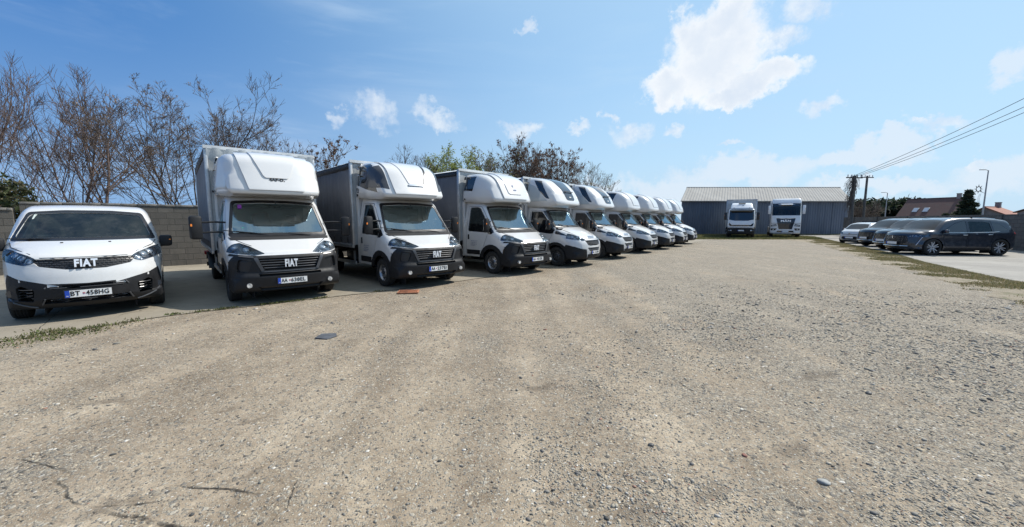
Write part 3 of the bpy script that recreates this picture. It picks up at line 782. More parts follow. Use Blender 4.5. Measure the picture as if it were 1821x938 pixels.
def sleeper(root, kind):
    """roof sleeper pod above the cab"""
    if kind == 'iveco_skylight' : prof = [(-1.32, 2.13, .02), (-.25, 2.08, .05), (.06, 2.18, .06), (.06, 2.27, .05), (-.18, 2.72, .2), (-.62, 3.10, .25), (-1.0, 3.20, .15), (-1.34, 3.23, .02)]
    elif kind == 'round_far': prof = [(-1.32, 2.13, .02), (-.25, 2.08, .05), (.02, 2.17, .06), (.03, 2.26, .05), (-.14, 2.74, .25), (-.50, 3.04, .25), (-.95, 3.14, .15), (-1.34, 3.15, .02)]
    elif kind == 'plain': prof = [(-1.32, 2.20, .02), (-.25, 2.14, .05), (.12, 2.19, .04), (.13, 2.26, .05), (-.17, 2.93, .12), (-.42, 3.05, .12), (-.80, 3.09, .12), (-1.34, 3.10, .02)]
    elif kind == 'wedge': prof = [(-1.32, 2.20, .02), (-.25, 2.14, .05), (.10, 2.19, .04), (.12, 2.26, .05), (-.22, 2.88, .15), (-.52, 3.06, .2), (-.90, 3.13, .15), (-1.34, 3.16, .02)]
    else: prof = [(-1.32, 2.20, .02), (-.25, 2.14, .05), (.09, 2.19, .04), (.10, 2.27, .05), (-.18, 2.85, .2), (-.46, 3.03, .2), (-.85, 3.10, .15), (-1.34, 3.11, .02)]
    W = 1.02
    lip = prof[3][1] + .02
    def warp(x, y, z):
        e = abs(y) / W
        y2 = y * (1 - .13 * clamp((z - 2.35) / .9) ** 1.3) * (1 - .16 * sstep(-.75, .15, x))
        k = clamp((z - 2.08) / (lip - 2.08))
        y2 *= lerp(.90, 1., k) if z < lip else 1.
        x2 = x - .15 * e ** 3.2 * sstep(-1.0, .0, x)
        return (x2, y2, z - .04 * e ** 2 * sstep(2.5, 3.2, z))
    b = inflate(fillet(prof, step=.08), W, lambda x, z: .16 if z > 2.6 else (.06 if x > -.6 else .05) if x > -1.28 else .04, warp, grid=.08)
    body_mat = 'white_clean'; front = lambda c, n: n.x > .12 and c.x > -1.1 and c.z > lip - .02
    parts = []
    def fpan(poly, d, mat, nm, both=False, remove=False, rim=.02):
        for s in ((1, -1) if both else (1,)):
            q = MB(); fs = carve(b, poly if s > 0 else mirr(poly), 'x', (lambda c, n: front(c, n) and c.y * s > 0) if both else front)
            if fs: q.add(extract(b, fs, d, rim, remove=remove, hole_rim=.03), mat); parts.append((q, nm))
    def span(poly, d, mat, nm, remove=False, sides=(1, -1), rim=.012):
        for s in sides:
            q = MB(); fs = carve(b, poly, 'y', lambda c, n: c.y * s > .3 and abs(n.y) > .25)
            if fs: q.add(extract(b, fs, d, rim, remove=remove, hole_rim=.03), mat); parts.append((q, nm))
    zt = max(p[1] for p in prof)
    if kind == 'plain':
        fpan(rnd([(-.62, zt - .02), (.62, zt - .02), (.40, lip + .10), (.33, lip + .0), (-.33, lip), (-.40, lip + .10)], .03) if False else [(-.70, zt), (.70, zt), (.52, lip + .02), (.48, lip - .06), (-.48, lip - .06), (-.52, lip + .02)], .034, body_mat, 'pod_front')
        fpan(rnd([(-.46, zt), (.46, zt), (.24, lip + .27), (.20, lip + .23), (-.20, lip + .23), (-.24, lip + .27)], .02), .056, body_mat, 'deflector_panel')
        span(rnd([(-1.30, 2.72), (-1.16, 2.72), (-1.12, 3.0), (-1.30, 3.03)], .03), -.004, 'gloss_black', 'pod_window', remove=True)
        parts_text = [('4AF-D.', .075, 'ink', 0.0, lip + .27)]
    elif kind == 'wedge':
        fpan([(-.68, zt), (.68, zt), (.60, lip + .02), (.58, lip - .05), (-.58, lip - .05), (-.60, lip + .02)], .032, body_mat, 'pod_front')
        fpan(rnd([(-.42, zt), (.42, zt), (.20, lip + .24), (-.20, lip + .24)], .02), .046, body_mat, 'deflector_panel')
        fpan([(.44, zt - .06), (.47, zt - .06), (.25, lip + .20), (.215, lip + .22)], .052, 'black', 'vent_slit', rim=.01)
        fpan([(-.22, lip + .225), (.22, lip + .225), (.22, lip + .185), (-.22, lip + .185)], .060, 'chrome', 'badge_strip')
        fpan([(.70, lip + .10), (1.2, lip + .20), (1.2, zt - .30), (.74, zt - .16)], .006, 'pod_dark', 'pod_quarter', both=True)
        span([(-1.30, lip + .26), (-.28, lip + .02), (-.62, zt - .16), (-.78, zt - .10), (-1.30, zt - .16)], -.004, 'gloss_black', 'pod_window', remove=True)
        span([(-.98, lip + .19), (-.31, lip + .035), (-.64, zt - .18), (-.96, zt - .13)] if False else [(-.90, lip + .19), (-.31, lip + .045), (-.62, zt - .20), (-.88, zt - .16)], .0, 'satin', 'pod_quarter', rim=.0)
    elif kind == 'vpanel':
        fpan([(-.60, zt), (.60, zt), (.52, lip + .02), (.50, lip - .05), (-.50, lip - .05), (-.52, lip + .02)], .032, body_mat, 'pod_front')
        fpan(rnd([(-.40, zt), (.40, zt), (.30, lip + .16), (.24, lip + .12), (-.24, lip + .12), (-.30, lip + .16)], .02), .050, body_mat, 'deflector_panel')
        span(rnd([(-1.30, lip + .28), (-.86, lip + .24), (-.74, zt - .13), (-1.30, zt - .12)], .04), -.01, 'gloss_black', 'pod_window', remove=True)
    elif kind == 'round_far':
        span(rnd([(-1.30, lip + .34), (-.96, lip + .24), (-.72, zt - .15), (-1.30, zt - .13)], .03), -.01, 'gloss_black', 'pod_window', remove=True)
        fpan(rnd([(-.46, zt), (.46, zt), (.40, lip + .10), (-.40, lip + .10)], .03), .02, body_mat, 'deflector_panel')
    elif kind == 'iveco_skylight':
        span([(-1.31, lip + .02), (-.42, lip + .02), (-.72, lip + .36), (-.95, lip + .58), (-1.31, lip + .70)], .008, 'grey_panel', 'pod_quarter')
        span([(-1.0, zt - .16), (-.70, zt - .20), (-.34, lip + .10), (-.46, lip + .12), (-.76, lip + .42)], .012, 'gloss_black', 'pod_window', rim=0)
        fpan(rnd([(-.36, zt - .05), (.36, zt - .05), (.27, lip + .10), (.20, lip + .06), (-.20, lip + .06), (-.27, lip + .10)], .03), .012, 'gloss_black', 'roof_window')
        fpan([(-.44, zt), (-.38, zt), (-.29, lip + .08), (-.34, lip + .08)], .03, body_mat, 'window_rail', both=True)
    # emblem writing is laid on the front face at its own height
    fr = [(f.calc_center_median(), f.normal.copy()) for f in b.faces if f.normal.x > .2 and abs(f.calc_center_median().y) < .2]
    def surf(z):
        return min(fr, key=lambda a: abs(a[0].z - z))
    po = to_obj(b, 'sleeper_pod', body_mat if kind != 'iveco_skylight' else 'white_clean', root)
    for q, nm in parts: q.obj(nm, po)
    def write(t, size, mat, y, z, d=.04, sx=.9, bold=.004):
        p, n = surf(z); m = MB(); tl = math.atan2(n.z, n.x)
        m.add(text_bm(t, size, .002, bold, sx), mat, FRONT((p.x, y, p.z) + Vector((0, 0, 0)) if False else Vector((p.x, y, p.z)) + n * d, tl)); m.obj('writing', po, smooth=False)
    if kind == 'plain': write('4AF-D.', .085, 'ink', 0, lip + .19, .040, 1.1)
    if kind == 'vpanel': write('4', .15, 'logo_blue', -.05, lip + .40, .056); write('4AF-D', .05, 'logo_blue', 0, lip + .27, .056)
    if kind == 'iveco_skylight':
        m = MB(); p, n = surf(lip + .36)
        for y in (-.22, .22): m.tube([Vector((p.x, y, p.z)) + n * .03, Vector((p.x, y * .9, p.z - .06)) + n * .06], .012, 'black', seg=6)
        m.tube([Vector((p.x, y, p.z)) + n * .05 for y in (-.30, .30)], .016, 'black', seg=6); m.obj('window_bracket', po)
        write('4AF-D', .05, 'plate_white', 0, lip + .16, .022)
    if kind == 'wedge':
        m = MB(); m.add(text_bm('T3', .17, .002, .004, .8), 'ink', RIGHT((-1.20, -1.028, lip + .10))); m.add(text_bm('E', .09, .002, .004, .8), 'ink', RIGHT((-1.22, -1.03, lip - .03))); m.obj('writing', po, smooth=False)
        m = MB()
        for z in (zt - .22, zt - .38): m.tube([(-1.25, -1.0, z), (-1.12, -1.03, z), (-1.05, -1.02, z - .02)], .016, 'alu', seg=6)
        m.obj('catch', po)
    m = MB(); m.sphere((-1.22, -1.02, lip + .0), .028, 'black'); m.sphere((-1.22, 1.02, lip), .028, 'black'); m.obj('marker_lamp', po)
    # rear skirt closing the gap between cab and box
    m = MB(); Wc = .98
    for s in (-1, 1): m.box((-1.33, s * Wc, 1.35), (.08, .05, 1.75), 'white')
    m.box((-1.35, 0, 1.4), (.03, 1.9, 1.7), 'white'); m.obj('rear_panel', root)
    return po

def nose_cab_b():
    """longer-nosed cab with black flank band running from side window to headlamp"""
    root = thing('box_truck', 'x', 'truck'); W = 1.0
    out = fillet([(-1.32, .46, .02), (.25, .46, .05), (.50, .30, .08), (.90, .26, .06), (1.01, .33, .05), (1.035, .60, .08), (1.01, .82, .10), (.94, .94, .12), (.80, 1.05, .2),
                  (.42, 1.24, .25), (.06, 1.37, .05), (-.25, 1.72, .35), (-.52, 2.0, .12), (-.70, 2.10, .12), (-.95, 2.15, .1), (-1.32, 2.16, .02)], step=.09)
    def rad(x, z): return .035 if (x < -1.25 or z < .48) else .12 if z > 1.95 else .24 if x > .5 else .14
    def warp(x, y, z):
        e = abs(y) / W
        y2 = y * (1 - .15 * clamp((z - 1.15) / 1.0) ** 1.15) * (1 - .12 * clamp((x - .1) / .9) ** 2)
        x2 = x - .22 * e ** 2.3 * sstep(-.8, .4, x)
        return (x2, y2 * (1 + .012 * math.sin(clamp((z - .4) / 1.4) * math.pi)), z + .025 * (1 - e ** 2) * (1 if z > 1 else 0))
    b = inflate(out, W, rad, warp); wz = .36
    for s in (-1, 1): arch(b, 0, wz, .40, s)
    # black lower corners and sills; the middle of the bumper is body-coloured
    bump = MB()
    for s in (-1, 1):
        p = [(.30, .1), (1.2, .1), (1.2, .70), (.62, .74), (.48, .66), (.30, .66)]
        fs = carve(b, [(.34, .1), (1.3, .1), (1.3, .44), (1.0, .60), (.72, .71), (.40, .78), (.34, .7)], 'y', lambda c, n: c.y * s > 0 and c.x > .3)
        fs = carve(b, p if s > 0 else mirr(p), 'x', faces=fs) if False else carve(b, [(.40 * s, .1), (1.2 * s, .1), (1.2 * s, .9), (.62 * s, .9), (.50 * s, .58)], 'x', faces=fs)
        bump.add(extract(b, fs, .006, .02, hole_rim=0), 'bumper')
    fs = carve(b, [(-.43, .1), (.43, .1), (.43, .44), (-.43, .44)], 'x', lambda c, n: c.x > .5); bump.add(extract(b, fs, .004, .02, hole_rim=0), 'bumper')
    bump.obj('bumper', root)
    gr = extract(b, carve(b, rnd([(-.52, .93), (.52, .93), (.42, .76), (.30, .735), (-.30, .735), (-.42, .76)], .03), 'x', lambda c, n: n.x > .2 and c.x > .5), -.05, 0, hole_rim=.055)
    gr2 = extract(b, carve(b, rnd([(-.44, .67), (.44, .67), (.34, .55), (-.34, .55)], .03), 'x', lambda c, n: n.x > .2 and c.x > .5), -.05, 0, hole_rim=.055)
    m = MB(); m.add(gr, 'void').add(gr2, 'void'); go = m.obj('grille', root)
    m = MB()
    for z, w, x in ((.905, .50, .955), (.865, .48, .985), (.825, .45, 1.0), (.785, .42, 1.01), (.63, .40, 1.02), (.59, .36, 1.02)):
        m.tube([(x - .22 * (abs(y) / W) ** 2.3 - .02, y, z) for y in np.linspace(-w, w, 13)], .012, 'satin', seg=6)
    m.obj('slat', go)
    surf_write(b, 'IVECO', .115, 'chrome', 0, 1.03, root, 'emblem', d=.006, sx=1.15, bold=.004, ext=.004)
    m = MB()
    for s in (-1, 1):
        fs = carve(b, circle(0, wz, .50), 'y', lambda c, n: c.y * s > .4); m.add(extract(b, fs, .010, .03, hole_rim=0), 'bumper')
    m.obj('wheel_arch_trim', root)
    wo = rnd([(-.95, 1.37), (.95, 1.37), (.82, 1.995), (.3, 2.02), (-.3, 2.02), (-.82, 1.995)], .06)
    fs = carve(b, wo, 'x', lambda c, n: c.x > -.9 and n.x > .25 and c.z > 1.2)
    fi = carve(b, rnd([(-.84, 1.43), (.84, 1.43), (.735, 1.94), (.3, 1.96), (-.3, 1.96), (-.735, 1.94)], .06), 'x', faces=fs, both=True)
    m = screen_set(b, fi[0], fi[1], 'screen'); ws = m.obj('windscreen', root)
    m = MB(); wiper(m, (.06, .5, 1.40), (.02, -.1, 1.44)); wiper(m, (.06, -.2, 1.40), (-.06, -.72, 1.48)); m.obj('wiper', ws)
    lampf = rnd([(.98, 1.17), (.80, 1.16), (.58, 1.04), (.46, .94), (.60, .90), (.86, .95), (.98, 1.0)], .02)
    for s in (-1, 1):
        front_lamp(b, root, lampf, [(.38, .8), (1.2, .8), (1.2, 1.3), (.38, 1.3)], s, bulbs=((.80, 1.07, .055), (.68, 1.01, .05), (.58, .96, .03)))
        door_parts(b, root, s, rnd([(-1.18, .56), (-.46, .56), (-.38, .70), (-.10, .82), (.0, .95), (.0, 1.24), (-.2, 1.50), (-.64, 1.97), (-1.18, 1.98)], .05),
                   None, 'white', handle=(-1.05, 1.08, .15, .05), wins=[rnd([(-1.13, 1.24), (-.30, 1.15), (-.03, 1.15), (-.05, 1.28), (-.22, 1.48), (-.66, 1.94), (-1.13, 1.95)], .03)], frit=.025)
        q = MB()
        for pl in ([(-.02, 1.15), (.46, 1.07), (.42, 1.16), (.10, 1.24), (-.02, 1.30)], [(.0, 1.28), (.16, 1.28), (-.48, 1.97), (-.63, 1.97)]):
            fs = carve(b, pl, 'y', lambda c, n: c.y * s > .4 and abs(n.y) > .15)
            if fs: q.add(extract(b, fs, .004, .01, remove=False), 'gloss_black')
        q.obj('flank_band', root)
        q = MB(); q.box((.80, s * .70, .50), (.04, .16, .035), 'satin', Matrix.Rotation(-s * .5, 4, 'Z'), bev=.01); q.cyl((.78, s * .74, .55), (.80, s * .745, .55), .028, 'lens', seg=12); q.obj('fog_lamp', root)
        wheel(root, 0, s * .865, .345, .215, 'dark')
    sx = snapper(b); q = MB()
    for s in (-1, 1): q.tube([sx(s * y, z, .0) for y, z in ((.46, .955), (.56, 1.05), (.68, 1.13), (.80, 1.24), (.86, 1.32))], .0065, 'void', seg=5)
    q.tube([sx(y, .95 + .03 * (1 - (y / .5) ** 2), 0) for y in np.linspace(-.46, .46, 9)], .0065, 'void', seg=5); q.obj('bonnet_seam', root)
    to_obj(b, 'cab_body', 'white', root); well(root, [0], .95, .395, wz); interior(root, -.06, 1.34, .84, -.70, 1.0)
    return root
# ------------------------------------------------------------------ panel van
def panel_van():
    root = thing('panel_van', 'white panel van with black bumper and dark grille at the left edge', 'van')
    W = .955
    out = fillet([(-4.02, .42, .05), (-4.06, .70, .1), (-4.06, 1.30, .1), (-3.98, 1.78, .15), (-3.80, 1.85, .1), (-2.0, 1.885, .3), (-1.05, 1.88, .2), (-.80, 1.825, .12), (-.42, 1.61, .3), (.16, 1.27, .06),
                  (.48, 1.16, .2), (.70, 1.05, .10), (.79, .95, .08), (.86, .76, .06), (.895, .55, .06), (.89, .32, .06), (.80, .215, .06), (.45, .24, .08), (.3, .33, .05), (-2.9, .33, .05), (-3.7, .33, .05)], step=.09)
    def rad(x, z): return .05 if z < .36 else .14 if z > 1.7 else .25 if x > .45 else .14
    def warp(x, y, z):
        e = abs(y) / W
        y2 = y * (1 - .17 * clamp((z - 1.0) / .9) ** 1.3) * (1 - .10 * clamp((x - .0) / .9) ** 2)
        x2 = x - .30 * e ** 2.2 * sstep(-.9, .4, x) + .04 * e ** 2 * sstep(-3.4, -4, x)
        return (x2, y2 * (1 + .015 * math.sin(clamp((z - .4) / 1.3) * math.pi)), z + .03 * (1 - e ** 2) * (1 if z > .9 else 0))
    b = inflate(out, W, rad, warp); wz = .345
    for x in (0, -3.275):
        for s in (-1, 1): arch(b, x, wz, .385, s)
    # black lower bumper: its top edge dips in the middle and rises to the wings
    P = [[(0, .05), (.44, .05), (.44, .615), (0, .60)], [(.44, .05), (.74, .05), (.74, .70), (.44, .615)], [(.74, .05), (1.2, .05), (1.2, .82), (.90, .79), (.74, .70)]]
    bb = []
    for s in (1, -1):
        for p in P:
            fs = carve(b, p if s > 0 else mirr(p), 'x', lambda c, n: c.x > .25 and c.y * s > 0)
            fs = carve(b, [(.36, 0), (1.2, 0), (1.2, .9), (.50, .9), (.42, .66), (.36, .45)], 'y', faces=fs); bb += fs
    bmp = extract(b, bb, .004, .03, hole_rim=0)
    G = []
    for z0, z1, w0, w1 in ((.53, .585, .42, .40), (.30, .375, .50, .52)):
        G.append(extract(bmp, carve(bmp, rnd([(-w0, z1), (w0, z1), (w1, z0), (-w1, z0)], .015), 'x', lambda c, n: n.x > .2), -.05, 0, hole_rim=.05))
    lo = rnd([(-.40, .28 + .115), (.40, .395), (.40, .388), (-.40, .388)], .0)
    for s in (-1, 1):
        p = rnd([(.58, .52), (.72, .60), (.78, .56), (.76, .36), (.60, .34)], .02)
        G.append(extract(bmp, carve(bmp, p if s > 0 else mirr(p), 'x', lambda c, n: c.x > .2 and c.y * s > 0), -.035, 0, hole_rim=.035))
    sx = snapper(bmp); bo = to_obj(bmp, 'bumper', 'bumper', root)
    m = MB()
    for s in (-1, 1):
        for z in (.40, .445, .49, .535): m.tube([sx(s * yy, z, .004) for yy in (.60, .65, .70, .755)], .008, 'satin', seg=5)
        m.tube([sx(s * yy, z, .006) for yy, z in ((.56, .25), (.64, .27), (.72, .30), (.80, .34), (.86, .40))], .013, 'satin', seg=6)
        m.tube([sx(s * .43, .60, .004), sx(s * .47, .545, .004)], .011, 'satin', seg=6); m.tube([sx(s * .47, .385, .004), sx(s * .51, .29, .004)], .012, 'satin', seg=6)
        p = sx(s * .85, .47); m.cyl(p - Vector((.04, s * .02, 0)), p + Vector((.006, s * .004, 0)), .05, 'lamp_dark', seg=18)
    for z in (.567, .545, .355, .33): m.tube([sx(y, z, .01) for y in np.linspace(-.41, .41, 11)], .006, 'satin', seg=5)
    m.obj('trim', bo)
    gp = [(-.60, .925), (-.2, .905), (.2, .905), (.60, .925), (.50, .81), (.25, .765), (-.25, .765), (-.50, .81)]
    gp = [(-.60, 1.005), (.60, 1.005), (.52, .89), (.22, .83), (-.22, .83), (-.52, .89)]
    gr = extract(b, carve(b, rnd(gp, .02), 'x', lambda c, n: n.x > .15 and c.x > .35), -.03, 0, hole_rim=.03)
    gb = gr.copy(); m = MB(); m.add(gr, 'mesh_black')
    fc = [(f.calc_center_median(), f.normal.copy()) for f in gb.faces]
    for i in range(22):                                  # honeycomb-like net of thin ribs
        for j in range(5):
            y = -.56 + i * .0535 + (.026 if j % 2 else 0); z = .85 + j * .033
            if abs(y) > .60 - max(0, .10 * (1 - (z - .83) / .07)) or abs(y) < .135 or z > .99: continue
            p, n = min(fc, key=lambda a: (a[0].y - y) ** 2 + (a[0].z - z) ** 2); x = p.x - ((y - p.y) * n.y + (z - p.z) * n.z) / max(n.x, .3)
            m.box((x + .006, y, z), (.012, .036, .010), 'satin', Matrix.Rotation(math.atan2(n.y, n.x), 4, 'Z') @ Matrix.Rotation(-math.atan2(n.z, n.x), 4, 'Y'))
    gb.free(); go = m.obj('grille', root)
    letters('FIAT', .17, 'emblem', FRONT((.83, 0, .92), .32), go, bold=.007, sx=.70)
    wo = rnd([(-.90, 1.27), (.90, 1.27), (.73, 1.765), (.3, 1.805), (-.3, 1.805), (-.73, 1.765)], .05)
    fs = carve(b, wo, 'x', lambda c, n: c.x > -1.2 and n.x > .2 and c.z > 1.0)
    fi, fr = carve(b, rnd([(-.83, 1.325), (.83, 1.325), (.69, 1.725), (.3, 1.755), (-.3, 1.755), (-.69, 1.725)], .06), 'x', faces=fs, both=True)
    m = screen_set(b, fi, fr, 'screen_dark'); ws = m.obj('windscreen', root)
    m = MB(); wiper(m, (.14, .45, 1.27), (.09, -.1, 1.30)); wiper(m, (.12, -.2, 1.27), (.02, -.68, 1.31)); m.obj('wiper', ws)
    m = MB(); m.box((-.10, -.50, 1.36), (.02, .16, .02), 'paper'); m.obj('windscreen_sticker', ws); m = MB(); m.sphere((-.68, .12, 1.70), .022, 'green_tag', (.3, 1, 1)); m.obj('windscreen_sticker', ws)
    m = MB(); m.poly([(-.45, -.72, 1.30), (-.15, -.78, 1.27), (-.60, -.64, 1.72), (-.72, -.60, 1.72)], 'pillar_cloth', .02); m.obj('pillar_cover', root)
    lampf = rnd([(.96, 1.16), (.86, 1.155), (.62, 1.06), (.53, 1.0), (.56, .94), (.66, .905), (.86, .96), (.96, 1.01)], .03)
    for s in (-1, 1):
        front_lamp(b, root, lampf, [(.02, .7), (1.2, .7), (1.2, 1.3), (.02, 1.3)], s, bulbs=((.82, 1.065, .055), (.73, 1.03, .05), (.63, .98, .045)))
        door_parts(b, root, s, rnd([(-1.20, .42), (-.42, .42), (-.36, .60), (-.18, .74), (-.14, 1.05), (-.20, 1.22), (-.62, 1.54), (-.98, 1.75), (-1.20, 1.77)], .05), None, 'white',
                   handle=(-1.10, 1.02, .16, .05), wins=[rnd([(-1.12, 1.16), (-.30, 1.15), (-.34, 1.24), (-.66, 1.50), (-.98, 1.68), (-1.12, 1.69)], .05)], hmat='white_clean')
        door_parts(b, root, s, rnd([(-2.25, .42), (-1.24, .42), (-1.24, 1.77), (-2.25, 1.78)], .06), None, 'white', handle=(-1.36, 1.0, .16, .05), name='sliding_door', hmat='white_clean')
        q = MB(); fs = carve(b, rnd([(-2.78, .48), (-.50, .48), (-.50, .60), (-2.78, .60)], .01), 'y', lambda c, n: c.y * s > .4)
        if fs: q.add(extract(b, fs, .01, .02, remove=False), 'bumper'); q.obj('side_moulding', root)
        wheel(root, 0, s * .82, .33, .215, 'dark'); wheel(root, -3.275, s * .82, .33, .215, 'dark')
        mirror_unit(root, .90, -.20, 1.22, s, .04, .19, .22, arms=(), tilt=.2)
    m = MB(); m.cyl((-1.15, .0, 1.88), (-1.17, 0, 1.925), .02, 'black', r1=.008); m.cyl((-1.17, 0, 1.92), (-1.30, 0, 2.02), .004, 'black'); m.cyl((-1.13, .0, 1.895), (-1.13, 0, 1.915), .035, 'black'); m.obj('aerial', root)
    m = MB()
    for y in (-.28, .28): m.box((.30, y, 1.245), (.03, .035, .015), 'black', bev=.005)
    m.obj('washer_jet', root)
    sx = snapper(b); q = MB(); q.tube([sx(y, 1.018 + .006 * abs(y), 0) for y in np.linspace(-.58, .58, 13)], .006, 'void', seg=5)
    for s in (-1, 1): q.tube([sx(s * y, z, 0) for y, z in ((.60, 1.075), (.72, 1.13), (.83, 1.18), (.88, 1.25))], .006, 'void', seg=5)
    q.obj('bonnet_seam', root)
    to_obj(b, 'van_body', 'white_clean', root); well(root, [0, -3.275], .92, .38, wz)
    interior(root, -.08, 1.22, .80, -.98, .82)
    m = MB(); m.box((-1.62, 0, 1.1), (.04, 1.6, 1.4), 'pillar_cloth'); m.box((-1.6, 0, .36), (3.6, 1.5, .12), 'matte'); m.obj('bulkhead', root)
    plate(root, .90, .44, 'BT 458HG')
    return root

# ------------------------------------------------------------------ dark estate-like SUV
def suv():
    root = thing('parked_car', 'x', 'car'); W = .94
    out = fillet([(-3.62, .42, .05), (-3.66, .60, .08), (-3.62, .92, .08), (-3.52, 1.10, .06), (-3.28, 1.34, .1), (-3.05, 1.53, .1), (-2.55, 1.60, .2), (-1.7, 1.635, .3), (-1.0, 1.62, .2), (-.55, 1.52, .15), (.12, 1.10, .12),
                  (.50, 1.05, .2), (.80, .97, .12), (.88, .86, .08), (.92, .62, .08), (.93, .45, .08), (.86, .26, .08), (.50, .22, .06), (-3.2, .24, .06), (-3.5, .30, .06)], step=.09)
    def rad(x, z): return .06 if z < .3 else .13 if z > 1.45 else .26 if x > .5 else .18 if x < -3.2 else .13
    def warp(x, y, z):
        e = abs(y) / W
        y2 = y * (1 - .22 * clamp((z - .95) / .68) ** 1.15) * (1 - .10 * clamp((x + .0) / .9) ** 2) * (1 - .10 * clamp((-x - 2.9) / .7) ** 2)
        x2 = x - .38 * e ** 2.2 * sstep(-.6, .5, x) + .16 * e ** 2.2 * sstep(-3.0, -3.6, x)
        cr = .018 * math.exp(-((z - .93) / .05) ** 2) + .012 * math.exp(-((z - .45) / .07) ** 2) - .012 * math.exp(-((z - .65) / .1) ** 2)
        return (x2, y2 + (cr if y > 0 else -cr) * (e > .9), z + .03 * (1 - e ** 2) * (1 if z > .9 else 0))
    b = inflate(out, W, rad, warp); wz = .365
    for x in (0, -2.74):
        for s in (-1, 1): arch(b, x, wz, .40, s)
    gr = extract(b, carve(b, rnd([(-.50, .86), (.50, .86), (.58, .60), (.40, .42), (-.40, .42), (-.58, .60)], .04), 'x', lambda c, n: n.x > .2 and c.x > .4), -.03, 0, hole_rim=.03)
    gb = gr.copy(); m = MB(); m.add(gr, 'mesh_black'); fc = [(f.calc_center_median(), f.normal.copy()) for f in gb.faces]; gb.free()
    for i in range(15):
        for j in range(9):
            y = -.50 + i * .0714 + (.035 if j % 2 else 0); z = .46 + j * .045
            if abs(y) > .55 - max(0, (.6 - z) * .8): continue
            p, n = min(fc, key=lambda a: (a[0].y - y) ** 2 + (a[0].z - z) ** 2); m.box((p.x + .008, y, z), (.01, .022, .022), 'chrome', Matrix.Rotation(.785, 4, 'X'))
    go = m.obj('grille', root)
    m = MB(); m.tube([(.925, .0, .84), (.925, 0, .72)], .02, 'chrome', seg=6); m.tube([(.905 - .38 * (abs(y) / W) ** 2.2, y, .39) for y in np.linspace(-.6, .6, 11)], .02, 'chrome', seg=6); m.obj('chrome_strip', go)
    wo = rnd([(-.80, 1.08), (.80, 1.08), (.64, 1.52), (.3, 1.56), (-.3, 1.56), (-.64, 1.52)], .06)
    fs = carve(b, wo, 'x', lambda c, n: c.x > -1.1 and n.x > .15 and c.z > 1.0)
    fi, fr = carve(b, shrink(wo, .045), 'x', faces=fs, both=True)
    m = screen_set(b, fi, fr, 'screen_car'); ws = m.obj('windscreen', root)
    m = MB(); wiper(m, (.08, .45, 1.10), (.03, -.1, 1.13)); wiper(m, (.06, -.1, 1.10), (-.03, -.6, 1.15)); m.obj('wiper', ws)
    lampf = rnd([(.96, .92), (.72, .905), (.50, .86), (.52, .80), (.76, .80), (.96, .84)], .02)
    for s in (-1, 1):
        front_lamp(b, root, lampf, [(.14, .6), (1.2, .6), (1.2, 1.0), (.14, 1.0)], s, bulbs=((.80, .86, .03), (.74, .855, .03), (.68, .85, .03), (.61, .84, .03)), depth=.05)
        m = MB(); m.tube([(.44, s * .88, .80), (.52, s * .86, .66), (.58, s * .83, .52), (.61, s * .80, .44)], .010, 'chrome', seg=6); m.obj('running_light', root)
        door_parts(b, root, s, rnd([(-1.36, .34), (-.50, .34), (-.42, .58), (-.34, .86), (-.30, 1.00), (-.42, 1.12), (-.86, 1.40), (-1.28, 1.535), (-1.36, 1.545)], .04), None, 'navy_paint',
                   handle=(-1.24, .90, .19, .025), wins=[rnd([(-1.33, 1.02), (-.42, 1.02), (-.48, 1.09), (-.90, 1.36), (-1.20, 1.47), (-1.33, 1.49)], .03)], frit=.012, glass_m='side_glass', hmat='chrome')
        door_parts(b, root, s, rnd([(-2.30, .44), (-2.12, .34), (-1.40, .34), (-1.40, 1.545), (-2.0, 1.545), (-2.36, 1.50), (-2.42, 1.0), (-2.42, .80)], .04), None, 'navy_paint',
                   handle=(-2.26, .92, .19, .025), wins=[rnd([(-2.36, 1.04), (-1.44, 1.02), (-1.44, 1.495), (-2.0, 1.49), (-2.30, 1.44)], .03)], frit=.012, hmat='chrome')
        q = MB(); fs = carve(b, rnd([(-3.02, 1.12), (-2.46, 1.05), (-2.43, 1.44), (-2.70, 1.38)], .02), 'y', lambda c, n: c.y * s > .3 and abs(n.y) > .3); q.add(extract(b, fs, -.003, 0, hole_rim=.01), 'gloss_black'); q.obj('quarter_window', root)
        q = MB(); q.tube([(-.40, s * .925, 1.005), (-1.38, s * .935, 1.005), (-2.42, s * .93, 1.03), (-3.05, s * .87, 1.10)], .009, 'chrome', seg=5); q.obj('window_trim', root)
        q = MB(); q.tube([(-.85, s * .60, 1.60), (-1.1, s * .61, 1.645), (-2.3, s * .61, 1.64), (-2.75, s * .58, 1.60)], .014, 'chrome', seg=6); q.obj('roof_rail', root)
        fs = carve(b, rnd([(-3.7, .94), (-3.28, .95), (-3.30, 1.04), (-3.7, 1.04)], .02), 'y', lambda c, n: c.y * s > .2)
        if fs: q = MB(); q.add(extract(b, fs, .004, .01, remove=False), 'red'); q.obj('tail_lamp', root)
        q = MB(); fs = carve(b, [(-2.30, .22), (-.44, .22), (-.44, .335), (-2.30, .335)], 'y', lambda c, n: c.y * s > .3)
        if fs: q.add(extract(b, fs, .006, .02, remove=False), 'bumper'); q.obj('sill', root)
        wheel(root, 0, s * .84, .36, .225, 'alloy'); wheel(root, -2.74, s * .84, .36, .225, 'alloy')
        q = mirror_unit(root, .86, -.42, 1.06, s, .03, .20, .15, arms=(), mat='black', head_mat='navy_paint')
    rw = carve(b, rnd([(-.60, 1.12), (.60, 1.12), (.50, 1.48), (-.50, 1.48)], .05), 'x', lambda c, n: c.x < -2.9 and n.x < -.1)
